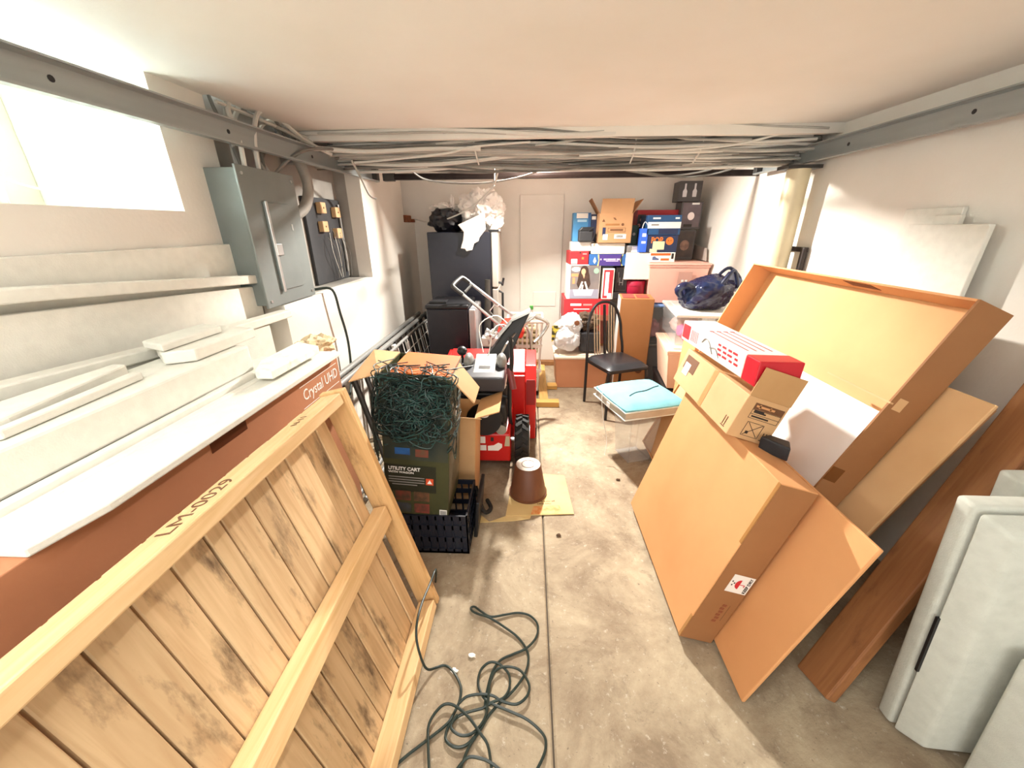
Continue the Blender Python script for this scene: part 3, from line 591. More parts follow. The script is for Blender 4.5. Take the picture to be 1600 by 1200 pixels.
MB().box(.0, .21, 0, .085, 0, .05).build('cross_board', M_lumx, t, bevel=.003); MB().box(.03, .115, .09, 1.1, 0, .035).build('long_board', M_lum, t, bevel=.003)
MB().box(.12, .22, .42, .52, 0, .04).build('cross_board', M_lumx, t, bevel=.003)

# ------------------------------------------------------------------ crate, utility box, lights
t = thing('milk_crate', 'black plastic crate on the floor under the dark green box', 'crate', (-.615, 1.49, .002))
m = MB(); W, D, HC = .325, .30, .235
m.box(0, W, 0, D, 0, .012)
for z in (0, .075, .15, .21): m.box(0, W, 0, .008, z, z + .028).box(0, W, D - .008, D, z, z + .028).box(0, .008, 0, D, z, z + .028).box(W - .008, W, 0, D, z, z + .028)
m.box(.006, W - .006, .006, .012, .02, .22)
for k in range(9):
    a = W * k / 8 - (.008 if k == 8 else 0); m.box(a, a + .009, 0, .007, 0, HC).box(a, a + .009, D - .007, D, 0, HC)
    c = D * k / 8 - (.008 if k == 8 else 0); m.box(0, .007, c, c + .009, 0, HC).box(W - .007, W, c, c + .009, 0, HC)
m.build('crate_body', M_navyblk, t)
M_olive = mat('olive_printed_card', '#4a4a2c', '#33361f', 3, .45, lo=.3, hi=.7)
ub = thing('utility_cart_box', 'dark green printed carton with open flaps standing on the black crate', 'carton', (-.69, 1.50, .245), (0, R(4.5), 0))
W, D, HB = .305, .30, .735
m = MB(); m.box(0, W, 0, D, 0, .006); m.box(0, W, 0, .005, 0, HB).box(0, W, D - .005, D, 0, HB).box(0, .005, .005, D - .005, 0, HB).box(W - .005, W, .005, D - .005, 0, HB); m.build('box_body', M_olive, ub)
MB().plate((W / 2, -.0004, .52), X, Z, W - .01, .40).build('photo_panel', mat('dark_photo_print', '#23302e', '#3b3f33', 8, .4), ub)
MB().plate((.125, -.0005, .215), X, Z, .24, .15).build('text_panel', mat('dark_olive_print', '#2b2d20', rough=.4), ub)
text('lettering', 'UTILITY CART', .026, M_wink, ub, (.02, -.0016, .268), X, Z, .0006, 'LEFT', w=.15); text('lettering', 'WITH WAGON', .015, M_wink, ub, (.02, -.0016, .248), X, Z, .0003, 'LEFT', w=.12)
m = MB()
for k in range(4): m.plate((.105 - .01 * (k == 3), -.0014, .222 - .014 * k), X, Z, .17 - .05 * (k == 3), .0045)
m.build('small_print', M_greyink, ub)
MB().plate((.215, -.0014, .205), X, Z, .036, .036).build('orange_logo', mat('orange_logo_print', '#d0502a', rough=.5), ub)
MB().prism([(.203, .195), (.227, .195), (.215, .217)], 'y', -.0032, -.002).build('logo_mark', M_wink, ub)
for i, (x, z, c) in enumerate(((.085, .115, '#7a3a2c'), (.175, .115, '#7b4f38'), (.085, .045, '#40444a'), (.175, .045, '#8c4038'))):
    ph = MB().plate((x, -.0006, z), X, Z, .075, .055).build('product_photo', mat('photo_print%d' % i, c, '#3b3a2c', 25, .4), ub)
MB().plate((.28, -.0006, .028), X, Z, .036, .036).build('barcode_label', M_white, ub)
m = MB()
for k in range(9): m.plate((.267 + .0033 * k, -.002, .030), X, Z, .0016, .022)
m.build('barcode', M_ink, ub)
MB().plate((.09, -.001, .365), X, Z, .07, .035).build('blue_picture', mat('blue_print', '#2f5f9c', '#274a78', 20, .4), ub); MB().plate((.18, -.001, .36), X, Z, .06, .04).build('red_picture', mat('rust_print', '#7d3a30', '#5b4a38', 20, .4), ub)
M_flap = mat('orange_flap_board', '#d9702a', '#cc6524', 4, .7)
MB().hexa([(0, .0, HB), (.0, D, HB), (-.13, D, HB + .0), (-.13, 0, HB - .05), (0, 0, HB + .004), (0, D, HB + .004), (-.13, D, HB + .005), (-.13, 0, HB - .045)]).build('left_flap', M_cardl, ub)
MB().box(0.05, W, D - .004, D, HB, HB + .0).build('rear_edge', M_flap, ub) if False else None
MB().box(.04, W - .002, .02, D, HB + .002, HB + .008).build('top_flap', M_flap, ub)
MB().hexa([(W, .02, HB - .01), (W + .10, .04, HB - .12), (W + .10, .22, HB - .12), (W, .24, HB - .01), (W, .02, HB - .005), (W + .104, .04, HB - .115), (W + .104, .22, HB - .115), (W, .24, HB - .005)]).build('right_flap', M_cardl, ub)
m = MB(); m.plate((W + .0006, .15, .33), Y, Z, D - .01, .5); m.build('side_panel', mat('dark_side_print', '#4d4a3a', '#6a6250', 14, .45), ub)
MB().plate((W + .002, .17, .51), Y, Z, .05, .035).build('white_tag', M_white, ub)
# tangle of string lights
t = thing('string_lights', 'tangled dark green net of string lights draped over the dark green box', 'lights', (-.69, 1.50, .245), (0, R(4.5), 0))
M_lw = mat('green_light_wire', '#0f211e', rough=.5); M_lw2 = mat('teal_light_wire', '#274642', rough=.45)
for mi, mm in enumerate((M_lw, M_lw2)):
    m = MB(); r2 = random.Random(40 + mi)
    for i in range(46 if mi == 0 else 30):      # loose loops hanging over the front
        cx, cz = r2.uniform(.03, .27), .47 + .25 * r2.random(); a = r2.uniform(0, 6.28); rad = r2.uniform(.03, .085); pts = []; st = r2.choice((-1, 1))
        for j in range(r2.randint(9, 16)):
            a += st * r2.uniform(.35, .75); rr = rad * r2.uniform(.75, 1.25); cx += r2.uniform(-.012, .012); cz += r2.uniform(-.012, .012)
            x = min(max(cx + rr * 1.2 * math.cos(a), -.025), .315); z = min(max(cz + rr * math.sin(a), .375 + .05 * math.sin(x * 25)), .752)
            pts.append((x, -.008 - .03 * r2.random(), z))
        m.tube(pts, r2.choice((.002, .0026, .003)), 5, sm=3)
    for i in range(20 if mi == 0 else 8):       # strands pulled sideways near the top
        z = r2.uniform(.60, .745); x0 = r2.uniform(-.03, .12)
        m.tube([(x0, -.02, z), (x0 + .07, -.028, z + r2.uniform(-.03, .02)), (x0 + .15, -.024, z + r2.uniform(-.03, .02)), (min(x0 + .24, .315), -.018, z + r2.uniform(-.03, .01))], .0025, 5, sm=4)
    for i in range(16 if mi == 0 else 5):       # over the top edge
        x0 = r2.uniform(-.02, .31); m.tube([(x0, -.015, .66 + .07 * r2.random()), (x0 + r2.uniform(-.04, .04), -.008, .750), (x0 + r2.uniform(-.06, .06), .05, .757), (x0 + r2.uniform(-.1, .1), r2.uniform(.06, .16), .752)], .0025, 5, sm=4)
    for i in range(14 if mi == 0 else 8):       # round the right side
        z0 = r2.uniform(.38, .7); m.tube([(.30, -.012, z0), (.318, .0, z0 + .02), (.320, .08, z0 + r2.uniform(-.1, .05)), (.318, r2.uniform(.12, .25), z0 + r2.uniform(-.1, .05))], .0025, 5, sm=4)
    for i in range(14 if mi == 0 else 6):       # and the left corner
        z0 = r2.uniform(.5, .76); m.tube([(.0, -.012, z0), (-.02, .02, z0 + .01), (-.04, .10, z0 + r2.uniform(-.06, .05)), (-.06, .05, z0 - .12), (-.02, .0, z0 - .2)], .0025, 5, sm=4)
    w_ = m.build('light_wire', mm, t); w_['kind'] = 'stuff'
m = MB(); r2 = random.Random(77)
for i in range(60):
    x, z = r2.uniform(0, .3), r2.uniform(.40, .74); a = r2.uniform(0, 3.1)
    m.cyl((x, -.028, z), (x + .016 * math.cos(a), -.030, z + .016 * math.sin(a)), .0036, .0024, 6)
m.build('light_socket', M_lw2, t)['kind'] = 'stuff'
# plain carton behind it
t = thing('open_carton', 'plain tan open carton with its flap out, behind the dark green box', 'carton', (-.475, 1.88, .002), (0, R(3), 0))
W, D, HB = .16, .26, .58
MB().box(0, W, 0, D, 0, .006).box(0, W, 0, .006, 0, HB).box(0, W, D - .006, D, 0, HB).box(0, .006, .006, D - .006, 0, HB).box(W - .006, W, .006, D - .006, 0, HB).build('carton_body', M_cardl, t)
MB().hexa([(0, 0, HB), (W, 0, HB), (W + .04, -.06, HB + .03), (.03, -.06, HB + .03), (0, 0, HB + .006), (W, 0, HB + .006), (W + .04, -.06, HB + .036), (.03, -.06, HB + .036)]).build('front_flap', M_cardl, t)
MB().hexa([(W, 0, HB), (W, D, HB), (W + .13, D, HB + .06), (W + .13, 0, HB + .05), (W, 0, HB + .006), (W, D, HB + .006), (W + .13, D, HB + .066), (W + .13, 0, HB + .056)]).build('side_flap', M_card, t)
tag(MB().tube([(-.30, 1.86, .14), (-.27, 1.80, .08), (-.24, 1.78, .02), (-.21, 1.83, .01), (-.24, 1.9, .012)], .012, 8, sm=5).build('rubber_strap', M_rubber), 'black rubber strap lying against the black crate', 'strap')
tag(MB().box(-.02, 0, 0, .26, 0, .23).build('black_tray', M_black, None, bevel=.005, loc=(-.262, 1.60, .002), rot=(0, R(5), 0)), 'black plastic tray standing on edge beside the black crate', 'tray')

# ------------------------------------------------------------------ railings and racks on the left wall
def railing(label, x0, z0, ya, yb, m, xb, dx=0):
    t = thing('metal_railing', label, 'railing', (0, ya, 0)); L = yb - ya
    MB().tube([(x0, 0, z0), (x0, L, z0)], .019, 12).build('top_tube', M_grey, t, smooth=True)
    MB().tube([(xb, 0, .03), (xb, L, .03)], .015, 10).build('bottom_tube', M_grey, t, smooth=True)
    n = int(L / .165)
    for k in range(n + 1):
        y = .04 + (L - .08) * k / n
        MB().tube([(x0, y, z0 - .01), (xb, y, .03)], .0155, 6).build('baluster', m, t)
    return t
railing('grey steel railing with dark bars leaning on the left wall', -1.165, .705, 1.80, 4.05, M_bar, -1.03)
railing('second grey railing leaning in front of the first on the left wall', -1.115, .690, 1.86, 4.12, M_dgrey, -.975)
t = thing('wire_rack', 'pale wire grid panel with a rounded tube frame leaning before the railings', 'rack', (-1.03, 2.56, .02), (0, R(-9), 0))
MB().tube([(.14, 0, 0), (.14, 0, .60), (.14, .04, .66), (.14, .10, .68), (.14, 1.04, .68), (.14, 1.11, .66), (.14, 1.14, .60), (.14, 1.14, 0)], .0115, 10, sm=3).build('rack_frame', M_grey, t, smooth=True)
for k in range(9): MB().tube([(.14, .12 + .12 * k, 0), (.14, .12 + .12 * k, .68)], .003, 5).build('wire', M_white, t)
for k in range(5): MB().tube([(.14, 0, .06 + .13 * k), (.14, 1.14, .06 + .13 * k)], .003, 5).build('wire', M_white, t)
for i, (y, h, m, nm) in enumerate(((2.95, .66, M_white, 'white'), (3.06, .64, M_dgrey, 'dark grey'), (2.84, .65, M_grey, 'mid grey'), (3.17, .62, M_white, 'white'))):
    o = MB().box(0, .025, 0, .05, 0, h).build('steel_bar', m, None, bevel=.003, loc=(-.98 + .012 * i, y, .02), rot=(0, R(-11), 0))
    tag(o, ['white flat metal bar leaning against the railings, second from the near end', 'dark grey flat metal bar leaning against the railings', 'mid grey flat metal bar leaning nearest among the bars', 'white flat metal bar leaning farthest along the railings'][i], 'bar', 'steel bars leaning on the railings')

# ------------------------------------------------------------------ refrigerators
t = thing('refrigerator', 'tall black refrigerator with a grey door in the far left corner', 'refrigerator', (-.93, 3.72, 0))
M_fr = mat('black_fridge_enamel', '#1c1d27', '#20212b', 3, .32, bump=.05, bscale=90); M_frd = mat('grey_fridge_door', '#b7afa5', rough=.4)
MB().box(0, .575, 0, .56, .03, 1.51).build('cabinet', M_fr, t, bevel=.006)
MB().box(.585, .64, .0, .56, 1.02, 1.505).build('freezer_door', M_frd, t, bevel=.008); MB().box(.585, .64, 0, .56, .05, 1.005).build('fridge_door', M_frd, t, bevel=.008)
MB().box(.575, .585, .005, .555, .05, 1.5).build('door_gasket', M_black, t)
MB().box(.56, .65, .02, .10, 1.51, 1.53).build('hinge_cover', M_black, t, bevel=.004)
MB().tube([(.64, .06, 1.06), (.675, .06, 1.05), (.675, .06, 1.03), (.69, .06, 1.10)], .011, 8).build('handle', M_black, t); MB().tube([(.64, .06, .98), (.678, .06, .96), (.678, .06, .62), (.64, .06, .6)], .011, 8).build('handle', M_black, t)
for a in (.04, .5): MB().box(a, a + .05, .03, .53, 0, .03).build('foot', M_black, t)
t = thing('plastic_bag', 'white crumpled plastic bag draped over the top of the refrigerator', 'bag', (-.50, 3.86, 1.51))
M_bagw = mat('white_plastic_film', '#e3ded8', '#d7d1ca', 6, .35, bump=.3, bscale=25)
def drape(q):
    if q.y < -.05: q.z = q.z * .7 + .02
    return q
MB().blob((.06, .05, .17), (.19, .15, .175), .45, 2.3, 5, 4).build('bag_body', M_bagw, t, smooth=True)
MB().prism([(-.14, .06), (.10, .16), (.11, .02), (.05, -.05), (.04, -.08), (.0, -.10), (-.02, -.155), (-.075, -.165), (-.085, -.145), (-.125, -.14), (-.10, -.07), (-.09, .0)], 'y', -.165, -.145).build('hanging_corner', M_bagw, t, bevel=.006)
t = thing('trash_bag', 'black bag with a white tuft at the left on the refrigerator', 'bag', (-.78, 3.93, 1.51))
MB().blob((.0, .03, .10), (.16, .15, .115), .3, 2.2, 4, 11).build('bag_body', mat('black_bag_film', '#15151c', '#1c1c24', 8, .35, bump=.3, bscale=30), t, smooth=True)
MB().blob((-.01, .06, .20), (.12, .12, .05), .6, 2.6, 4, 21).blob((.06, .0, .25), (.022, .022, .06), .4, 3, 3, 2).build('white_film', M_bagw, t, smooth=True)
t = thing('mini_refrigerator', 'small black refrigerator with a silver door in front of the tall one', 'refrigerator', (-.84, 3.12, 0))
MB().box(0, .345, 0, .42, .02, .93).build('cabinet', M_fr, t, bevel=.01); MB().box(-.008, .352, -.005, .425, .93, .965).build('top_cover', M_black, t, bevel=.012)
MB().box(.35, .405, 0, .42, .04, .93).build('door', mat('silver_door', '#b5b3b4', rough=.35, metal=.4), t, bevel=.012)
MB().box(.02, .16, .05, .16, .965, .985).build('hinge_block', M_black, t, bevel=.004)
for a in (.02, .28): MB().box(a, a + .05, .02, .4, 0, .02).build('foot', M_black, t)
tag(MB().tube([(-.37, 3.42, .0), (-.375, 3.46, .6), (-.365, 3.50, 1.12)], [.03, .032, .024], 10).build('foam_pipe', mat('dark_grey_foam_tube', '#55544f', '#45443f', 14, .9)), 'dark grey foam tube standing upright against the black refrigerator', 'tube')

# ------------------------------------------------------------------ snow blower
sb = thing('snow_blower', 'red two-stage snow blower facing away with black wheels and console', 'snow blower', (-.20, 2.36, 0))
def wheel(x):
    wz = .172
    wh = MB().lathe([(.06, -.048), (.135, -.05), (.158, -.042), (.162, 0), (.158, .042), (.135, .05), (.06, .048)], (x, 0, wz), 28, 'x').build('wheel', M_rubber, sb, smooth=True)
    m = MB()
    for k in range(18):
        a = 2 * math.pi * k / 18
        for s in (-1, 1):
            c = V((x + s * .022, 0, wz)); rv = V((0, math.cos(a + s * .09), math.sin(a + s * .09))); tv = V((s * .8, -math.sin(a) * .6, math.cos(a) * .6)).normalized()
            nn = rv.cross(tv).normalized(); P = []
            for kz in (.156, .174):
                for i_, j_ in ((-1, -1), (1, -1), (1, 1), (-1, 1)): P.append(c + rv * kz + tv * i_ * .024 + nn * j_ * .009)
            m.hexa(P)
    m.build('tread', M_rubber, wh)
    MB().lathe([(.004, -.03), (.085, -.03), (.09, -.052), (.098, -.052), (.098, .052), (.09, .052), (.085, .03), (.004, .03)], (x, 0, wz), 24, 'x').build('rim', M_white, wh, smooth=True)
wheel(.165); wheel(-.33)
MB().tube([(-.38, 0, .172), (.21, 0, .172)], .013, 8).build('axle', M_steel, sb)
MB().prism([(-.16, .09), (.26, .09), (.26, .34), (.10, .36), (-.16, .30)], 'x', -.24, .09).build('chassis', M_red, sb, bevel=.012)
MB().plate((-.15, -.1605, .255), X, Z, .15, .05).build('white_decal', M_wink, sb); MB().plate((-.15, -.1605, .195), X, Z, .16, .04).build('white_decal', M_wink, sb)
MB().prism([(-.06, .175), (.01, .175), (.035, .20), (.035, .225), (.01, .235), (-.02, .215), (-.06, .21)], 'y', -.162, -.1602).build('white_decal', M_wink, sb); MB().prism([(.05, .21), (.085, .21), (.085, .285), (.06, .285)], 'y', -.162, -.1602).build('warning_decal', mat('pale_olive_print', '#b9b193', rough=.5), sb)
MB().plate((-.03, -.1605, .26), X, Z, .02, .03).build('black_decal', M_ink, sb)
MB().prism([(.25, .03), (.78, .03), (.80, .10), (.72, .60), (.60, .64), (.34, .60), (.25, .50)], 'x', .18, .262).prism([(.25, .03), (.78, .03), (.80, .10), (.72, .60), (.60, .64), (.34, .60), (.25, .50)], 'x', -.43, -.40).prism([(.30, .53), (.58, .635), (.58, .655), (.30, .56)], 'x', -.40, .18).box(-.40, .18, .25, .28, .05, .55).build('auger_housing', M_red, sb, bevel=.006)
MB().box(.262, .272, .27, .55, .03, .12).build('skid_shoe', M_black, sb, bevel=.003); MB().box(-.44, -.43, .27, .55, .03, .12).build('skid_shoe', M_black, sb, bevel=.003)
MB().box(.19, .255, .246, .2495, .32, .52).build('dark_red_patch', mat('deep_red_enamel', '#8c0f12', rough=.4), sb)
MB().tube([(-.40, .6, .22), (.18, .6, .22)], .02, 8).build('auger_shaft', M_dgrey, sb)
en = MB().prism([(-.14, .36), (.20, .36), (.22, .46), (.16, .60), (-.06, .60), (-.16, .50)], 'x', -.26, .07).build('engine', M_black, sb, bevel=.02, smooth=True)
MB().lathe([(.11, -.045), (.115, -.01), (.10, .01), (.05, .02), (.01, .02)], (-.07, -.19, .44), 28, 'y').build('recoil_starter', M_black, sb, smooth=True)
MB().tube([(-.12, -.225, .49), (-.10, -.235, .47), (-.055, -.235, .465), (-.035, -.225, .49)], .008, 6, sm=4).build('starter_handle', M_white, en); MB().plate((-.075, -.221, .39), X, Z, .045, .02).build('engine_label', M_white, en)
MB().cyl((.03, -.16, .33), (.03, .0, .33), .035, n=14).build('muffler', M_steel, en); MB().box(-.22, .06, -.12, .1, .60, .625).build('fuel_tank', M_white, en, bevel=.008)
MB().tube([(-.19, -.10, .60), (-.10, -.13, .64), (0, -.11, .62), (.06, -.05, .60)], .007, 6, sm=4).build('fuel_line', M_steel, en)
for s, x in ((1, .085), (-1, -.255)):
    MB().tube([(x, .08, .25), (x, -.10, .38), (x * 1.02, -.16, .60), (x * 1.05, -.20, .80)], .0135, 9, sm=4).build('handle_tube', M_black, sb, smooth=True)
MB().tube([(-.255, -.135, .56), (-.15, -.145, .575), (.0, -.145, .575), (.085, -.135, .55)], .012, 8, sm=4).build('handle_crossbar', M_black, sb, smooth=True)
con = MB().prism([(-.26, .64), (-.27, .735), (.02, .76), (.04, .70), (.0, .64)], 'x', -.275, .06).build('console', mat('charcoal_plastic', '#35343a', rough=.5), sb, bevel=.012)
MB().prism([(-.20, .742), (-.01, .80), (-.01, .75), (-.20, .735)], 'x', -.13, .0).build('control_label', mat('silver_grey_label', '#c9c9c4', '#a9aaa6', 60, .5), con, bevel=.004)
MB().plate((-.065, -.15, .758), X, (0, 1, .3), .07, .03).build('control_print', M_ink, con)
for x in (-.17, .035): MB().blob((x, -.08, .775), (.032, .06, .05), .02, 2, 3, 1).build('lamp_pod', M_grey, con, smooth=True)
MB().blob((-.215, -.05, .83), (.033, .033, .030), .02, 2, 3, 1).tube([(-.215, -.05, .74), (-.215, -.05, .82)], .009, 8).build('shift_knob', M_black, con, smooth=True)
MB().tube([(-.33, -.16, .74), (-.39, -.19, .80), (-.45, -.24, .87)], .017, 10).build('left_grip', M_black, sb, smooth=True)
MB().tube([(-.25, -.18, .76), (-.34, -.15, .745)], .012, 8).build('left_handlebar', M_dgrey, sb)
MB().tube([(.095, -.19, .96), (.105, -.22, .84), (.10, -.21, .76)], .013, 8, sm=3).build('right_handlebar', M_black, sb, smooth=True)
MB().tube([(.09, -.20, .77), (.105, -.23, .70), (.115, -.25, .655)], .020, 10).build('right_grip', mat('dark_red_grip', '#6f2a2a', rough=.5), sb, smooth=True)
ch = MB().hexa([(-.08, .10, .74), (.06, .10, .70), (.06, .22, .70), (-.08, .22, .74), (.10, .16, .98), (.21, .16, 1.03), (.21, .26, 1.03), (.10, .26, .98)]).cyl((-.02, .22, .56), (-.01, .18, .74), .085, .075, 18).build('discharge_chute', M_black, sb, bevel=.008)
MB().hexa([(.0, .14, .86), (.09, .14, .965), (.09, .24, .965), (.0, .24, .86), (-.01, .14, .868), (.085, .14, .975), (.085, .24, .975), (-.01, .24, .868)]).hexa([(.09, .13, .975), (.215, .13, 1.035), (.215, .25, 1.035), (.09, .25, .975), (.085, .13, .985), (.21, .13, 1.045), (.21, .25, 1.045), (.085, .25, .985)]).build('chute_edge', M_steel, ch)
MB().tube([(.0, -.1, .76), (.06, .0, .86), (.12, .15, .90)], .006, 6).build('chute_rod', M_steel, sb)
MB().tube([(-.05, -.02, .80), (-.02, .1, .94), (.05, .2, .93), (.10, .1, .85)], .0035, 5, sm=5).tube([(-.09, .02, .80), (-.12, .12, .95), (-.02, .2, 1.0), (.06, .15, .96)], .0035, 5, sm=5).build('control_cable', M_white, sb)

# ------------------------------------------------------------------ lawn mower with folded handle
lm = thing('lawn_mower', 'red lawn mower with a silver handle folded upward behind the snow blower', 'lawn mower', (-.15, 3.10, 0))
for s, e in (((-.37, -.02, 1.055), (.02, -.02, .72)), ((-.33, .10, 1.13), (.10, .10, .80))): MB().tube([s, e], .0125, 9).build('handle_tube', M_steel, lm, smooth=True)
MB().tube([(-.37, -.02, 1.055), (-.44, -.015, 1.11), (-.445, .0, 1.13), (-.40, .08, 1.17), (-.375, .10, 1.165), (-.33, .10, 1.13)], .017, 9, sm=3).build('grip', M_dgrey, lm, smooth=True)
MB().tube([(-.36, .005, 1.07), (-.31, .09, 1.12)], .011, 8).build('handle_brace', M_dgrey, lm)
MB().tube([(-.155, -.02, .87), (-.135, .0, .885), (-.165, .01, .92), (-.13, .05, .96), (-.11, .07, .945), (-.085, .09, .955)], .005, 6).build('bail_rod', M_steel, lm)
MB().tube([(.02, -.02, .72), (.10, -.02, .80), (.19, -.02, .88), (.22, .0, .87), (.29, .05, .83), (.31, .06, .79), (.25, .04, .70), (.20, .0, .66)], .0135, 9, sm=3).build('lower_handle', M_steel, lm, smooth=True)
MB().tube([(.10, .10, .80), (.16, .1, .72), (.18, .2, .40), (.10, .28, .20)], .012, 8, sm=3).tube([(.02, -.02, .72), (.06, .02, .5), (.05, .1, .22)], .012, 8, sm=3).build('lower_tube', M_steel, lm, smooth=True)
MB().prism([(-.25, .08), (.20, .08), (.22, .16), (.16, .27), (-.22, .27), (-.27, .16)], 'y', .02, .40).build('deck', M_red, lm, bevel=.02, smooth=True)
MB().lathe([(.12, .27), (.13, .5), (.11, .62), (.03, .66)], (-.12, .2, 0), 20).build('engine', M_dgrey, lm, smooth=True)
MB().prism([(-.10, .66), (.10, .66), (.12, .72), (.05, .80), (-.07, .79), (-.12, .72)], 'y', .12, .34).build('engine_shroud', mat('orange_red_plastic', '#d5331f', rough=.4), lm, bevel=.015)
MB().blob((-.16, .06, .68), (.07, .06, .07), .35, 3, 3, 5).build('carburettor', M_steel, lm); MB().box(-.24, -.06, .0, .10, .62, .70).build('air_filter', M_white, lm, bevel=.01)
for x, y in ((-.17, -.0), (.12, -.0), (-.17, .37), (.12, .37)): MB().lathe([(.01, -.025), (.075, -.025), (.085, -.015), (.085, .015), (.075, .025), (.01, .025)], (x, y, .088), 18, 'y').build('wheel', M_rubber, lm, smooth=True)
t = thing('laundry_basket', 'white plastic basket of folded towels behind the snow blower', 'basket', (-.20, 3.50, .04))
m = MB(); W, D, HB = .335, .38, .70
m.box(.03, W - .03, .03, D - .03, 0, .01)
for k in range(8):
    a = k / 7
    m.hexa([(.03 + (W - .075) * a, .03, 0), (.045 + (W - .075) * a, .03, 0), (.045 + (W - .075) * a, .036, 0), (.03 + (W - .075) * a, .036, 0), ((W - .02) * a, 0, HB), (.02 + (W - .02) * a, 0, HB), (.02 + (W - .02) * a, .006, HB), ((W - .02) * a, .006, HB)])
    m.hexa([(W - .036, .03 + (D - .075) * a, 0), (W - .03, .03 + (D - .075) * a, 0), (W - .03, .045 + (D - .075) * a, 0), (W - .036, .045 + (D - .075) * a, 0), (W - .006, (D - .02) * a, HB), (W, (D - .02) * a, HB), (W, .02 + (D - .02) * a, HB), (W - .006, .02 + (D - .02) * a, HB)])
for z in (.2, .45): m.box(.018 - .02 * z, W - .018 + .02 * z, .015 - .02 * z, .03 - .02 * z, z, z + .03).box(W - .025 + .02 * z, W - .01 + .02 * z, .015, D - .015, z, z + .03)
m.tube([(0, 0, HB), (W, 0, HB), (W, D, HB), (0, D, HB)], .014, 8, closed=True); m.build('basket_body', M_white, t)
for k in range(5): tag(MB().box(0, .26, 0, .28, 0, .045).build('folded_towel', mat('cream_towel', '#e6d9b4', '#d9c99c', 40, .95, bump=.4), None, bevel=.018, segs=3, loc=(-.165 + .006 * (k % 2), 3.55, .42 + .052 * k)), 'cream folded towel in the white basket, %s of the pile' % ('bottom', 'second', 'middle', 'fourth', 'top')[k], 'towel', 'towels in the basket')
gb = thing('spray_bottle', 'small green and white bottle on the towels in the basket', 'bottle', (.03, 3.62, .692))
MB().lathe([(.03, 0), (.032, .01), (.032, .09), (.012, .12), (.012, .14)], n=16).build('bottle_body', M_white, gb, smooth=True); MB().box(-.02, .015, -.015, .015, .14, .175).build('trigger_head', mat('green_plastic', '#4aa648', rough=.4), gb, bevel=.004)
# ------------------------------------------------------------------ chair, cushion and tub
c = thing('dining_chair', 'black metal dining chair with an arched slatted back and vinyl seat', 'chair', (.711, 3.443, 0), (0, 0, R(22)))
MB().tube([(-.185, .0, .005), (-.188, .0, .44), (-.175, .03, .62), (-.165, .05, .74), (-.12, .07, .86), (-.05, .08, .915), (.05, .08, .915), (.12, .07, .86), (.165, .05, .74), (.175, .03, .62), (.188, .0, .44), (.185, 0, .005)], .0125, 10, sm=4).build('back_hoop', M_black, c, smooth=True)
M_slat = mat('pale_gold_slat', '#dccbae', rough=.35, metal=.4)
for k, x in enumerate((-.105, -.078, -.051, .0, .045, .072, .099)):
    m_ = M_slat if k != 3 else M_black
    zt = .905 - 3.6 * x * x
    MB().tube([(x, .005, .46), (x, .035, .63), (x, .055, .76), (x, .075, min(zt, .9))], .0055 if k != 3 else .014, 6, sm=3).build('back_slat', m_, c)
for s in (-1, 1): MB().tube([(.205 * s, -.40, .005), (.195 * s, -.38, .25), (.185 * s, -.36, .42)], .0125, 9).build('leg', M_black, c)
MB().tube([(-.186, 0, .41), (-.186, -.37, .415), (.186, -.37, .415), (.186, 0, .41)], .011, 8, closed=True).build('seat_frame', M_black, c)
def pad(W, D, zt, zb, dome, n=10, rad=.06):
    m = MB(); vs = []
    def outline(u, v):   # superellipse square
        return u * W, v * D
    G = []
    for i in range(n + 1):
        row = []
        for j in range(n + 1):
            u, v = -1 + 2 * i / n, -1 + 2 * j / n
            k = 1 - .06 * (abs(u) * abs(v)) ** 3
            e = (1 - u ** 6) * (1 - v ** 6); row.append(m.b.verts.new((u * W * k, v * D * k, zt - dome + dome * e ** .5 if e > 0 else zt - dome)))
        G.append(row)
    B = []
    for i in range(n + 1):
        row = []
        for j in range(n + 1):
            u, v = -1 + 2 * i / n, -1 + 2 * j / n; k = 1 - .06 * (abs(u) * abs(v)) ** 3
            row.append(m.b.verts.new((u * W * k * .99, v * D * k * .99, zb)))
        B.append(row)
    for i in range(n):
        for j in range(n):
            m.b.faces.new((G[i][j], G[i + 1][j], G[i + 1][j + 1], G[i][j + 1])); m.b.faces.new((B[i][j], B[i][j + 1], B[i + 1][j + 1], B[i + 1][j]))
    for i in range(n):
        m.b.faces.new((G[i][0], B[i][0], B[i + 1][0], G[i + 1][0])); m.b.faces.new((G[i][n], G[i + 1][n], B[i + 1][n], B[i][n]))
        m.b.faces.new((G[0][i], G[0][i + 1], B[0][i + 1], B[0][i])); m.b.faces.new((G[n][i], B[n][i], B[n][i + 1], G[n][i + 1]))
    return m
pad(.20, .205, .475, .425, .035).build('seat', mat('black_vinyl', '#26272b', '#2e2f33', 6, .3, bump=.05), c, smooth=True, loc=(0, -.19, 0))
t = thing('seat_cushion', 'pale turquoise square chair cushion with a shaded grey side, on the clear tub', 'cushion', (.775, 2.49, .40), (0, 0, R(17)))
M_cyan = mat('pale_turquoise_cloth', '#78b9c6', '#6dadbc', 10, .85, bump=.1, bscale=80); M_cside = mat('shaded_side_cloth', '#b9b0a0', '#aea595', 14, .9)  # side cloth is greyer, with the shade below the top painted in
pad(.235, .225, .098, .05, .03, 14).build('cushion_top', M_cyan, t, smooth=True)
pad(.237, .227, .052, .0, .004, 12).build('cushion_side', M_cside, t, bevel=0, smooth=True)
m = MB()
for z in (.003, .054):
    o = [(-.232, -.222, z), (.232, -.222, z), (.232, .222, z), (-.232, .222, z)]; m.tube(o, .005, 6, closed=True)
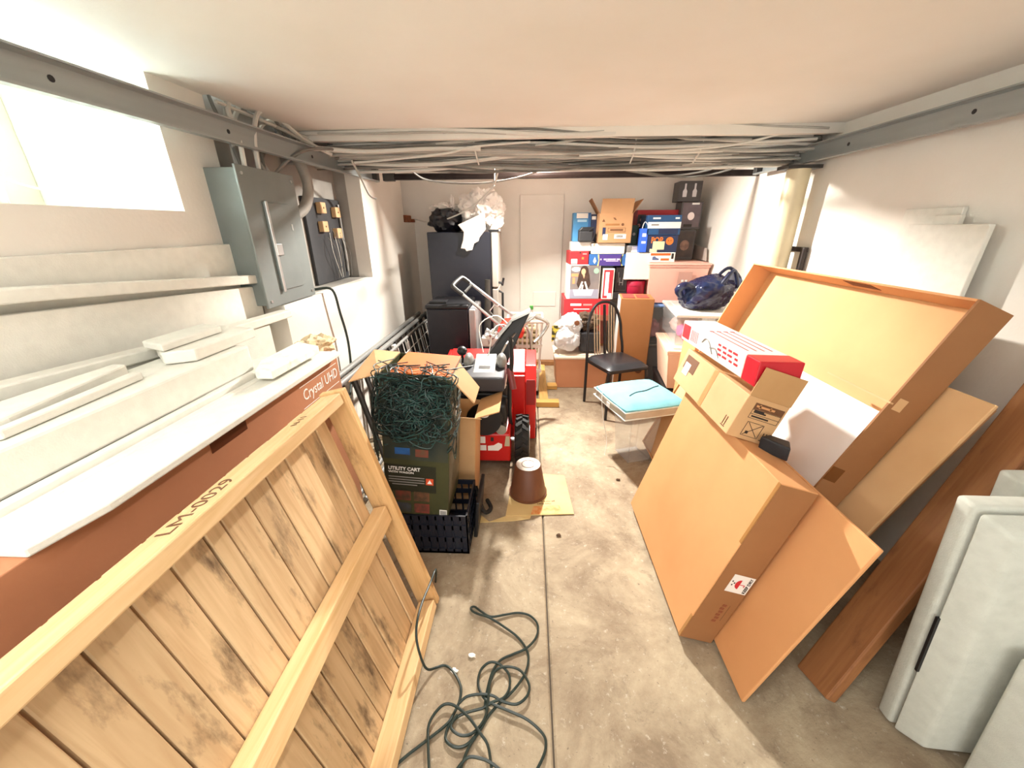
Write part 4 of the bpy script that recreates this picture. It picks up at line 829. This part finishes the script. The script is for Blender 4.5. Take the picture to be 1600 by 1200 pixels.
m.build('piping', mat('white_piping', '#d9e4e2', rough=.8), t)
MB().tube([(-.12, -.07, .101), (-.05, -.03, .101), (.03, -.02, .102), (.12, .02, .101), (.17, .035, .1)], .0035, 5, sm=4).build('tie_string', mat('slate_tie', '#4b5d66', rough=.8), t)
MB().tube([(-.235, .09, .07), (-.25, .06, .02), (-.25, .02, -.10), (-.24, -.04, -.24), (-.27, -.08, -.33)], .0025, 5, sm=5).build('tie_string', M_white, t)
MB().prism([(-.02, .01), (.02, .01), (.02, .045), (-.02, .045)], 'y', -.0, .004).build('care_tag', M_white, t, loc=(-.243, -.02, 0), rot=(0, 0, R(90)))
t = thing('clear_tub', 'clear plastic tub on the floor carrying the turquoise cushion', 'tub', (.765, 2.45, .002), (0, 0, R(17)))
def shell(m, w, d, W, D, h, th=.006):
    m.frus(-w, w, -d, d, 0, -w, w, -d, d, th)
    for sx in (-1, 1):
        m.hexa([(sx * w, -d, 0), (sx * (w - th), -d, 0), (sx * (w - th), d, 0), (sx * w, d, 0), (sx * W, -D, h), (sx * (W - th), -D, h), (sx * (W - th), D, h), (sx * W, D, h)])
        m.hexa([(-w, sx * d, 0), (w, sx * d, 0), (w, sx * (d - th), 0), (-w, sx * (d - th), 0), (-W, sx * D, h), (W, sx * D, h), (W, sx * (D - th), h), (-W, sx * (D - th), h)])
    return m
shell(MB(), .085, .09, .115, .12, .385).build('tub_body', M_clear, t, bevel=.002)
MB().tube([(-.12, -.125, .388), (.12, -.125, .388), (.12, .125, .388), (-.12, .125, .388)], .009, 8, closed=True).build('rim', M_clear, t)

# ------------------------------------------------------------------ storage bins
def tote(label, loc, w, d, h, mb, ml, rz=0, taper=.9, lid=True, name='storage_bin', inner=None):
    t = thing(name, label, 'bin', loc, (0, 0, R(rz)))
    shell(MB(), w / 2 * taper, d / 2 * taper, w / 2, d / 2, h, .006).build('bin_body', mb, t, bevel=.003)
    MB().tube([(-w / 2, -d / 2, h - .008), (w / 2, -d / 2, h - .008), (w / 2, d / 2, h - .008), (-w / 2, d / 2, h - .008)], .009, 6, closed=True).build('rim', mb, t)
    if lid:
        l = MB().box(-w / 2 - .012, w / 2 + .012, -d / 2 - .012, d / 2 + .012, h, h + .025).build('lid', ml, t, bevel=.008)
        MB().box(-w / 2 + .04, w / 2 - .04, -d / 2 + .04, d / 2 - .04, h + .025, h + .032).build('lid_panel', ml, l, bevel=.004)
    return t
M_peach = mat('peach_plastic', '#d99b73', '#d3946c', 3, .5); M_peachl = mat('pale_peach_lid', '#ecdcc6', rough=.5)
M_pink = mat('pink_plastic', '#eab3a2', '#e6ad9c', 3, .45); M_pinkd = mat('dull_pink_panel', '#c99a8c', rough=.5); M_pinkb = mat('beige_pink_plastic', '#eac6ad', '#e5bfa6', 3, .5)
b1 = tote('peach storage bin with a pale lid on the floor under the white bag', (.545, 3.90, .002), .54, .40, .315, M_peach, M_peachl, 0, .92)
b2 = tote('large pink storage bin high on the stack in the far right corner', (1.46, 4.13, .835), .56, .42, .36, M_pink, M_pink, -3, .88)
MB().plate((.06, -.2095, .21), X, (0, -.12, 1), .13, .19).build('label_panel', M_pinkd, b2)
m = MB()
for i in range(2):
    for j in range(2): m.plate((.04 + .035 * i, -.2125 - .004 * j, .185 + .035 * j), X, (0, -.12, 1), .022, .02)
m.build('sticker', M_wink, b2)
tag(MB().prism([(4.02, 1.232), (4.36, 1.232), (4.36, 1.37), (4.06, 1.345)], 'x', 1.722, 1.734).build('bin_lid', mat('cloudy_plastic', '#b9aca3', rough=.4)), 'cloudy beige plastic lid standing on the large pink bin against the right wall', 'lid')
b3 = tote('clear bin with a blue lid under the large pink bin', (1.46, 4.14, .425), .54, .42, .37, M_clear, mat('blue_lid', '#7d9fd6', rough=.4), 0, .92)
b4 = tote('grey storage bin on the floor at the bottom of the corner stack', (1.46, 4.14, .002), .54, .42, .385, mat('grey_tote', '#8b8b8d', rough=.5), M_grey, 0, .92)
b5 = tote('clear storage bin of pink things with a white lid under the navy bag', (1.42, 3.33, .66), .42, .62, .225, M_clear, M_white, -8, .93)
b6 = tote('beige pink storage bin with a lid, second from the floor by the chair', (1.36, 3.20, .305), .44, .56, .315, M_pinkb, M_pinkb, -8, .82)
b7 = tote('black storage bin on the floor under the beige pink bin', (1.38, 3.25, .002), .42, .56, .27, M_black, M_black, -8, .92)
for i, (x, y, z, s, cc, lb) in enumerate(((1.30, 3.14, .735, .075, '#d25c88', 'bright pink cloth bundle at the near left inside the clear bin'), (1.46, 3.17, .74, .07, '#a9626a', 'dull rose cloth bundle inside the clear bin'), (1.33, 3.40, .74, .075, '#d8b8ac', 'cream cloth bundle inside the clear bin'), (1.45, 3.42, .73, .06, '#b9818a', 'mauve cloth bundle at the back inside the clear bin'))):
    tag(MB().blob((x, y, z + .01), (s, s * 1.25, .065), .35, 2.5, 3, i).build('cloth_bundle', mat('cloth%d' % i, cc, rough=.9), smooth=True), lb, 'cloth')
for i, (x, cc) in enumerate(((1.30, '#d38f96'), (1.46, '#e5b5b0'), (1.60, '#b59aa0'))):
    tag(MB().blob((x, 4.1, .55), (.075, .12, .10), .3, 2.5, 3, 20 + i).build('cloth_bundle', mat('cloth_b%d' % i, cc, rough=.9), smooth=True), ('rose', 'pale pink', 'grey mauve')[i] + ' cloth bundle inside the blue-lidded bin', 'cloth')
t = thing('navy_bag', 'crumpled translucent navy vinyl bag with handles on the white-lidded bin', 'bag', (1.43, 3.24, .922))
M_navy = mat('navy_vinyl', '#1d2747', '#2a2036', 4, .18, bump=.25, bscale=14, lo=.4, hi=.6)
def nb(q):
    q.z = max(q.z, -.11); return V((q.x + .25 * q.z, q.y, q.z))
MB().blob((.01, 0, .115), (.20, .15, .15), .17, 1.8, 5, 31, nb).build('bag_body', M_navy, t, smooth=True)
MB().tube([(-.20, -.04, .10), (-.235, -.05, .155), (-.19, -.06, .19), (-.10, -.05, .17), (.0, -.08, .17), (.07, -.09, .20), (.13, -.08, .29)], [.022, .032, .03, .028, .026, .024, .016], 9, sm=4).build('rolled_edge', M_navy, t, smooth=True)
MB().tube([(.05, -.10, .17), (.10, -.10, .25), (.16, -.07, .305), (.20, -.05, .25), (.22, -.06, .17)], .014, 8, sm=4).tube([(.06, .02, .19), (.10, .02, .27), (.17, .02, .315), (.25, .0, .24), (.27, -.02, .15)], .013, 8, sm=4).build('handle', mat('navy_strap', '#141c38', rough=.4), t, smooth=True)
MB().prism([(.09, .20), (.16, .30), (.255, .23), (.25, .14), (.15, .13)], 'y', -.03, -.026).build('clear_window', mat('tinted_vinyl', '#6f7fa8', rough=.1, alpha=.6), t)

# ------------------------------------------------------------------ things on and beside the peach bin
t = thing('shopping_bag', 'white plastic shopping bag stuffed full on the peach bin', 'bag', (.375, 3.83, .375))
MB().blob((.02, 0, .125), (.135, .12, .135), .16, 2.0, 5, 14, lambda q: V((q.x, q.y, max(q.z, -.12)))).blob((.055, 0, .27), (.10, .09, .11), .25, 2.2, 5, 17).blob((-.03, .0, .245), (.085, .07, .06), .3, 2.2, 4, 19).build('bag_body', mat('white_bag_film', '#e9e9ea', '#dcdee2', 5, .4, bump=.35, bscale=18), t, smooth=True)
MB().prism([(-.14, .10), (-.115, .12), (-.10, .20), (-.06, .24), (-.08, .27), (-.14, .26)], 'y', -.06, -.04).build('yellow_print', mat('yellow_black_print', '#d8c54a', '#35301c', 30, .5, lo=.45, hi=.55), t)
MB().lathe([(.022, 0), (.026, .003), (.002, .006)], (.10, -.092, .30), 14, 'y').build('brown_mark', mat('brown_bag_mark', '#7d4a28', rough=.5), t)
tag(MB().box(.52, .72, 3.78, 4.02, .370, .565).build('black_case', mat('matt_black_case', '#27272a', rough=.6), bevel=.012), 'black square case on the peach bin behind the chair back', 'case')
tag(MB().blob((.60, 3.90, .66), (.10, .10, .085), .5, 3, 4, 41).build('brown_bundle', mat('brown_bundle_cloth', '#5d4632', '#2e251d', 20, .8)), 'dark brown patterned bundle behind the chair back, on the black case', 'cloth')
t = thing('tall_carton', 'tall orange carton with a white side standing behind the chair', 'carton', (.86, 3.66, .002), (0, 0, R(-8)))
MB().box(0, .30, 0, .30, 0, .925).build('carton_body', mat('tall_brown_carton', '#b97f4d', '#b07744', 3, .75), t, bevel=.004)
MB().box(-.003, .0005, .004, .297, .01, .92).build('white_side', M_paper, t); MB().cyl((-.004, .10, .78), (-.002, .10, .78), .022, n=14).build('hand_hole', M_ink, t)
MB().box(.02, .13, .03, .26, .925, .931).box(.15, .26, .06, .24, .925, .929).build('red_insert', mat('faded_red_print', '#bf4a3a', '#8f4b44', 12, .6), t)
MB().plate((.13, -.0008, .235), X, Z, .12, .03).build('faded_print', mat('faded_brown_print', '#99693a'), t); MB().lathe([(.028, 0), (.032, 0), (.032, .001), (.028, .001)], (.23, -.0015, .23), 20, 'y').build('round_mark', M_brownink, t)

# ------------------------------------------------------------------ stacked boxes against the back wall
def sbox(name, label, x0, x1, z0, z1, y, d, m, cat='box', rz=0, bev=.003, grp=None):
    t = thing(name, label, cat, (x0, y, z0 + .001), (0, 0, R(rz)), grp)
    MB().box(0, x1 - x0, 0, d, 0, z1 - z0 - .002).build('box_body', m, t, bevel=bev); return t, x1 - x0, z1 - z0
def face(t, nm, x, z, w_, h_, m, k=1): return MB().plate((x, -.0004 * k, z), X, Z, w_, h_, .0009).build(nm, m, t)
M_rc = mat('red_card', '#b5242b', rough=.5); M_bl = mat('blue_card', '#2a5d9a', rough=.5); M_sk = mat('sky_blue_card', '#4f93c4', '#3f82b5', 4, .5); M_pu = mat('purple_card', '#44307a', rough=.5)
M_dk = mat('charcoal_card', '#2b2627', '#38302e', 8, .4); M_cr = mat('cream_card', '#e6ddcc', rough=.6); M_gn = mat('dark_green_card', '#1f3a30', rough=.5); M_nv = mat('navy_card', '#1f2a4d', rough=.45); M_mar = mat('maroon_card', '#8e1f2e', '#6d1826', 3, .5)
t, W, Hh = sbox('lower_carton', 'brown and red printed carton at the foot of the box stack, behind the bag', .37, .83, .375, .64, 4.06, .34, mat('brown_print_card', '#7b4a30', '#a0302c', 9, .6))
tall_support, W, Hh = sbox('base_carton', 'plain brown carton on the floor under the box stack, behind the peach bin', .36, .84, .0, .375, 4.14, .32, M_card)
t, W, Hh = sbox('red_carton', 'wide red carton under the foot bath box', .365, .83, .64, .865, 4.0, .40, M_rc)
face(t, 'white_lettering', .12, .165, .11, .022, M_wink); face(t, 'pale_lettering', .24, .165, .09, .018, mat('pale_red_print', '#d98a86', rough=.5)); face(t, 'fine_print', .18, .12, .16, .008, M_wink)
face(t, 'brown_band', .23, .03, .46, .06, mat('brown_card_band', '#8a4a33', rough=.6))
t, W, Hh = sbox('foot_bath_box', 'foot bath box with a picture of a seated woman on the front', .385, .71, .865, 1.20, 4.0, .25, M_paper)
face(t, 'picture_ground', .175, .165, .29, .325, mat('grey_picture', '#6b6464', '#857a75', 6, .5))
face(t, 'lower_picture', .175, .05, .29, .09, mat('lilac_grey_picture', '#8f8d9c', rough=.5), 2)
MB().prism([(.165 + .075 * math.cos(a) * (1 if math.sin(a) < 0 else .8), .19 + .11 * math.sin(a)) for a in [k * math.pi / 8 for k in range(16)]], 'y', -.003, -.001).build('dress_picture', mat('brown_picture', '#4b3328', '#2e211c', 20, .5), t)
MB().prism([(.165 + .042 * math.cos(a), .275 + .05 * math.sin(a)) for a in [k * math.pi / 8 for k in range(16)]], 'y', -.0034, -.001).build('hair_picture', mat('dark_hair_picture', '#3a241b', rough=.5), t)
MB().prism([(.158 + .022 * math.cos(a), .268 + .03 * math.sin(a)) for a in [k * math.pi / 8 for k in range(16)]], 'y', -.0040, -.001).prism([(.15, .24), (.175, .24), (.166, .20)], 'y', -.0040, -.001).build('face_picture', mat('skin_picture', '#d9a27e', rough=.5), t)
MB().prism([(.11, .08), (.13, .08), (.16, .17), (.145, .175)], 'y', -.004, -.001).prism([(.22, .08), (.20, .08), (.17, .17), (.185, .175)], 'y', -.004, -.001).prism([(.145, .085), (.16, .085), (.165, .14), (.15, .14)], 'y', -.004, -.001).build('leg_picture', mat('pale_skin_picture', '#ead8cf', rough=.5), t)
MB().prism([(.06, .095), (.27, .095), (.25, .03), (.08, .03)], 'y', -.0036, -.001).build('basin_picture', mat('lilac_basin_picture', '#cfcbe0', rough=.5), t)
MB().prism([(.085 + .045 * math.cos(a), .29 + .022 * math.sin(a)) for a in [k * math.pi / 8 for k in range(16)]], 'y', -.003, -.001).build('speech_bubble', M_wink, t)
MB().prism([(.285 + .027 * math.cos(a), .275 + .027 * math.sin(a)) for a in [k * math.pi / 8 for k in range(16)]], 'y', -.003, -.001).build('green_seal', mat('green_seal_print', '#8fb39a', rough=.5), t)
face(t, 'orange_print', .075, .235, .07, .03, mat('orange_face_print', '#dd8b5c', rough=.5), 3); face(t, 'bottle_print', .065, .18, .025, .06, mat('orange_face_print', '#dd8b5c'), 3)
t, W, Hh = sbox('red_white_box', 'narrow red box with a white panel beside the foot bath box', .735, .845, .866, 1.165, 3.98, .20, M_cr, rz=-4)
face(t, 'red_border', .055, .148, .092, .275, M_redp); face(t, 'white_panel', .043, .15, .036, .23, M_paper, 2); face(t, 'white_corner', .075, .035, .04, .05, M_paper, 2)
t, W, Hh = sbox('dark_slim_box', 'slim black box with silver marks right of the narrow red box', .868, .985, .935, 1.175, 4.02, .20, M_dk)
face(t, 'black_front', .06, .12, .09, .20, M_black); m = MB()
for a in (.042, .074): m.plate((a, -.0012, .10), X, Z, .005, .075)
m.plate((.058, -.0012, .09), X, Z, .035, .006).plate((.028, -.0012, .14), X, Z, .004, .10); m.build('silver_mark', M_greyink, t)
tag(MB().box(.845, .99, 4.0, 4.25, .868, .934).build('dark_support_box', M_dk, bevel=.003), 'low black box under the slim black box', 'box')
tag(MB().box(.72, .83, 4.02, 4.2, 1.166, 1.186).build('black_flat_box', M_black, bevel=.003), 'thin black box lying on the narrow red box', 'box')
t, W, Hh = sbox('red_shoe_box', 'red shoe box with a white sticker on the foot bath box', .40, .585, 1.20, 1.325, 4.0, .28, M_rc, rz=2)
face(t, 'white_sticker', .045, .03, .06, .045, M_paper, 2); face(t, 'orange_mark', .128, .06, .022, .022, mat('orange_mark_print', '#e07a3e', rough=.5), 2); face(t, 'pale_lettering', .145, .10, .04, .012, mat('pale_red_print', '#d98a86'), 2); MB().cyl((.10, -.0015, .112), (.10, .001, .112), .009, n=10).build('hand_hole', M_ink, t)
t, W, Hh = sbox('white_carton', 'white carton on the red shoe box', .415, .60, 1.326, 1.41, 4.02, .26, M_paper)
face(t, 'fine_print', .045, .02, .04, .008, M_greyink)
t, W, Hh = sbox('purple_box', 'wide purple and blue box with white lettering in the middle of the stack', .59, .955, 1.187, 1.298, 4.0, .28, M_bl)
face(t, 'purple_band', .20, .055, .225, .105, M_pu); m = MB()
for k, w_ in enumerate((.012, .03, .045, .035, .03)): m.plate((.115 + .042 * k, -.0016, .062), X, Z, w_, .014)
m.plate((.225, -.0016, .046), X, Z, .12, .007); m.build('pale_lettering', mat('pale_lilac_print', '#d3c2de', rough=.5), t)
MB().prism([(.04, .045), (.055, .02), (.07, .045), (.055, .085)], 'y', -.002, 0).build('drop_mark', M_wink, t)
for s, x in ((1, .082), (-1, .318)): MB().prism([(x, .001), (x + .014, .001), (x + .018 * s, .05), (x + .012, .108), (x, .108), (x + .01 * s, .05)], 'y', -.0024, -.0005).build('yellow_stripe', mat('yellow_stripe_print', '#d8cf74', rough=.5), t)
t, W, Hh = sbox('cream_box', 'long cream box lying on the purple box', .605, .925, 1.300, 1.398, 4.0, .28, M_cr)
t, W, Hh = sbox('white_flat_box', 'white flat box beside the cream box, behind the large cream panel', .96, 1.09, 1.18, 1.375, 4.06, .22, M_paper)
tag(MB().box(.945, 1.185, 3.98, 4.02, 1.058, 1.312).build('white_panel_box', M_cr, bevel=.006), 'square cream box front in the middle of the stack above the red tin', 'box')
t = thing('round_tin', 'round crimson hat box under the square cream box', 'tin', (1.075, 4.10, .885))
M_cri = mat('crimson_card', '#a31238', '#951033', 4, .45)
MB().lathe([(.105, 0), (.108, .004), (.108, .115)], n=36).build('tin_body', M_cri, t, smooth=True); MB().lathe([(.113, .11), (.113, .15), (.108, .156), (.002, .158)], n=36).build('tin_lid', M_cri, t, smooth=True)
tag(MB().box(.99, 1.17, 3.99, 4.25, .60, .883).build('brown_support_carton', M_card, bevel=.003), 'brown carton under the round crimson hat box', 'carton')
tag(MB().box(.99, 1.17, 3.99, 4.25, .0, .598).build('brown_base_carton', M_card, bevel=.003), 'brown carton on the floor behind the tall orange carton', 'carton')
t = thing('camera_case', 'small black case with a raised strap beside the blue box', 'case', (.475, 3.98, 1.411))
MB().box(0, .135, 0, .10, 0, .10).build('case_body', mat('matt_black_case', '#27272a'), t, bevel=.012); MB().prism([(-.006, .098), (.141, .098), (.12, .135), (.03, .135)], 'y', 0, .10).build('case_lid', M_black, t, bevel=.006); MB().tube([(.09, -.005, .10), (.14, -.01, .13), (.145, -.01, .06), (.12, -.01, .0)], .005, 6, sm=4).build('strap', M_black, t)
t, W, Hh = sbox('sky_blue_box', 'tall sky blue box with white prints at the left end of the top row', .43, .60, 1.411, 1.675, 4.12, .14, M_sk)
face(t, 'white_panel', .085, .235, .11, .045, M_paper); face(t, 'pale_panel', .085, .19, .09, .022, mat('pale_blue_print', '#a8cfe6', rough=.5)); face(t, 'dark_edge', .155, .13, .02, .26, M_bl)
t, W, Hh = sbox('dark_blue_box', 'dark blue box half hidden behind the open brown carton', .60, .66, 1.411, 1.66, 4.13, .14, M_nv)
face(t, 'white_label', .03, .215, .04, .03, M_paper)
t = thing('open_brown_carton', 'brown carton with raised open flaps at the top of the stack', 'carton', (.655, 3.98, 1.400), (0, 0, R(-1)))
W, D, HB = .315, .22, .262
MB().box(0, W, 0, D, 0, .006).box(0, W, 0, .005, 0, HB).box(0, W, D - .005, D, 0, HB).box(0, .005, 0, D, 0, HB).box(W - .005, W, 0, D, 0, HB).build('carton_body', mat('brown_stack_carton', '#b58a62', '#ab8058', 4, .75), t)
MB().hexa([(.01, 0, HB), (W - .01, 0, HB), (W - .01, .005, HB), (.01, .005, HB), (.02, -.01, HB + .125), (W, -.01, HB + .125), (W, -.005, HB + .125), (.02, -.005, HB + .125)]).build('front_flap', mat('brown_stack_carton', '#b88548'), t)
MB().hexa([(0, .01, HB), (0, D, HB), (.005, D, HB), (.005, .01, HB), (-.08, .01, HB + .13), (-.08, D, HB + .12), (-.075, D, HB + .12), (-.075, .01, HB + .13)]).build('left_flap', M_cardd, t)
MB().hexa([(W, .0, HB), (W, D, HB), (W - .005, D, HB), (W - .005, .0, HB), (W + .08, .0, HB + .12), (W + .06, D, HB + .11), (W + .055, D, HB + .11), (W + .075, .0, HB + .12)]).build('right_flap', M_cardd, t)
m = MB(); m.prism([(.03, .19), (.06, .19), (.045, .215)], 'y', -.0014, 0).prism([(.13, .225), (.15, .205), (.165, .205), (.15, .225)], 'y', -.0014, 0).prism([(.225 + .013 * math.cos(a), .165 + .013 * math.sin(a)) for a in [k * math.pi / 5 for k in range(10)]], 'y', -.0014, 0); m.plate((.23, -.0005, .30), X, Z, .05, .008); m.build('handling_mark', M_brownink, t)
MB().plate((.13, -.0008, .165), X, Z, .13, .016).build('faded_print', mat('faded_brown_print', '#99693a', rough=.7), t)
face(t, 'navy_label', .055, .105, .03, .07, M_nv); m = MB(); m.box(.09, .255, -.0014, 0, .134, .137).box(.09, .255, -.0014, 0, .098, .101).box(.09, .093, -.0014, 0, .098, .137).box(.252, .255, -.0014, 0, .098, .137).plate((.172, -.0006, .118), X, Z, .12, .016); m.build('stamp', M_brownink, t)
face(t, 'white_label', .07, .055, .045, .05, M_paper, 2); face(t, 'barcode_label', .21, .06, .11, .04, M_paper); m = MB()
for k in range(10): m.plate((.175 + .0065 * k, -.0018, .062), X, Z, .003, .024)
m.build('barcode', M_ink, t)
t, W, Hh = sbox('dark_green_box', 'dark green box with a pale emblem right of the open brown carton', .985, 1.068, 1.376, 1.56, 4.12, .2, M_gn)
MB().lathe([(.002, 0), (.014, 0), (.014, .001), (.002, .001)], (.045, -.001, .10), 14, 'y').build('emblem', M_greyink, t)
t, W, Hh = sbox('maroon_box', 'large maroon box with red top band against the back wall', 1.075, 1.545, 1.376, 1.70, 4.26, .18, M_mar)
face(t, 'red_band', .235, .29, .46, .06, M_rc); face(t, 'dark_picture', .05, .19, .08, .18, M_dk, 2)
for x, z in ((.05, .23), (.03, .18)): MB().lathe([(.002, 0), (.016, 0), (.016, .001), (.002, .001)], (x, -.003, z), 12, 'y').build('rose_dot', mat('rose_dot_print', '#d89a94', rough=.5), t)
tag(MB().box(1.09, 1.55, 4.28, 4.47, 1.22, 1.374).build('back_support_box', M_dk, bevel=.003), 'dark box under the large maroon box at the back', 'box')
t, W, Hh = sbox('blue_gift_bag', 'slim bright blue bag with white emblems and cord handles', 1.055, 1.125, 1.315, 1.53, 3.97, .08, mat('bright_blue_paper', '#2f5fd0', '#3a6fe0', 5, .4), 'bag')
face(t, 'white_emblem', .035, .155, .035, .03, M_wink); face(t, 'lower_emblem', .035, .09, .04, .02, M_wink); MB().tube([(.012, .01, .21), (.02, .01, .25), (.035, .01, .27), (.055, .01, .25), (.06, .01, .21)], .0035, 6, sm=4).build('cord_handle', M_white, t)
tag(MB().box(1.00, 1.16, 4.03, 4.05, 1.313, 1.37).build('white_slip_box', M_paper, bevel=.003), 'thin white box under the blue bag', 'box')
t, W, Hh = sbox('shoe_box', 'orange and white shoe box with a shoe picture on the pink bin', 1.165, 1.405, 1.224, 1.315, 3.96, .22, M_paper, rz=1)
face(t, 'orange_band', .10, .072, .19, .022, mat('orange_band_print', '#d0662c', rough=.5)); MB().prism([(.025, .02), (.085, .02), (.088, .032), (.06, .042), (.048, .055), (.025, .05)], 'y', -.0014, 0).build('shoe_picture', mat('blue_grey_print', '#54648c', rough=.5), t)
face(t, 'lettering_block', .145, .025, .08, .02, mat('orange_band_print', '#d0662c')); face(t, 'barcode_label', .215, .055, .022, .05, M_ink)
t, W, Hh = sbox('figure_box', 'black box with orange lettering and pasted yellow notes on the shoe box', 1.13, 1.41, 1.316, 1.47, 3.97, .24, M_nv)
text('lettering', 'POP', .075, mat('bright_orange_print', '#e0762a', rough=.5), t, (.085, -.0012, .105), X, Z, .002, w=.11); MB().prism([(.205 + .036 * math.cos(a), .10 + .036 * math.sin(a)) for a in [k * math.pi / 8 for k in range(16)]], 'y', -.0014, 0).build('orange_disc', mat('bright_orange_print', '#e0762a'), t)
for x in (.193, .217): MB().prism([(x - .006, .10), (x + .006, .10), (x, .112)], 'y', -.0022, -.001).build('dark_spot', M_ink, t)
face(t, 'sticky_note', .105, .06, .11, .075, mat('pale_yellow_note', '#ead9ae', rough=.7), 4); face(t, 'sticky_note', .06, .015, .07, .03, mat('pale_yellow_note', '#ead9ae'), 5)
t, W, Hh = sbox('printer_box', 'blue box with a white band on top of the black figure box', 1.11, 1.42, 1.471, 1.645, 3.97, .26, mat('ink_blue_card', '#1f5080', '#1a4570', 4, .45))
face(t, 'white_band', .155, .085, .305, .055, M_paper); face(t, 'dark_picture', .20, .028, .18, .045, M_nv); face(t, 'pale_lettering', .08, .145, .07, .014, M_wink); face(t, 'pale_lettering', .27, .145, .04, .014, M_wink); face(t, 'grey_lettering', .07, .088, .07, .014, M_greyink, 2)
for i, (x0, x1, z0, z1, lb) in enumerate(((1.46, 1.65, 1.228, 1.515, 'bottom dark figure box with a brown figure picture on the pink bin'), (1.475, 1.675, 1.516, 1.765, 'middle dark figure box with a pale round face picture'), (1.43, 1.64, 1.766, 1.945, 'topmost dark figure box with two white shapes'))):
    t, W, Hh = sbox('collectible_box', lb, x0, x1, z0, z1, 4.18, .2, mat('dark_grey_card', '#474241', '#3a3433', 6, .4), 'box', rz=-3, grp='dark boxes stacked in the right corner')
    if i == 0:
        face(t, 'picture_ground', .095, .15, .16, .24, mat('dark_brown_picture', '#4a3a33', '#33292a', 14, .5)); MB().prism([(.095 + .045 * math.cos(a), .14 + .05 * math.sin(a)) for a in [k * math.pi / 6 for k in range(12)]], 'y', -.003, -.001).build('figure_picture', mat('tan_picture', '#9a7460', '#6d5042', 20, .5), t)
    if i == 1:
        face(t, 'picture_ground', .10, .13, .17, .22, mat('grey_mauve_picture', '#5b4c50', '#6c5d60', 12, .5)); MB().prism([(.10 + .032 * math.cos(a), .12 + .036 * math.sin(a)) for a in [k * math.pi / 8 for k in range(16)]], 'y', -.003, -.001).build('pale_picture', mat('pale_pink_picture', '#e8d5cf', rough=.5), t); face(t, 'white_lettering', .13, .23, .07, .016, M_wink, 3); face(t, 'black_lettering', .08, .035, .08, .025, M_ink, 3)
    if i == 2:
        m = MB()
        for x in (.055, .145): m.prism([(x - .018, .04), (x + .018, .04), (x + .02, .09), (x + .008, .11), (x + .008, .155), (x - .008, .155), (x - .008, .11), (x - .02, .09)], 'y', -.0022, 0)
        m.build('white_shape', mat('pale_grey_print', '#cfc9c9', rough=.5), t)
# small floor litter
for i, (x, y, lb) in enumerate(((-.265, .925, 'white paint chip on the floor touching the green cord'), (.175, 1.63, 'small curled brown leaf on the floor beside the cardboard'), (-.205, .985, 'tiny white flake on the floor left of the cord loops'), (.60, 2.14, 'small dark leaf on the floor near the big cartons'))):
    tag(MB().blob((x, y, .006), (.013, .009, .005), .6, 3, 2, i).build('paint_chip' if i in (0, 2) else 'dry_leaf', M_white if i in (0, 2) else mat('dry_leaf', '#4a3420', rough=.9)), lb, 'debris')
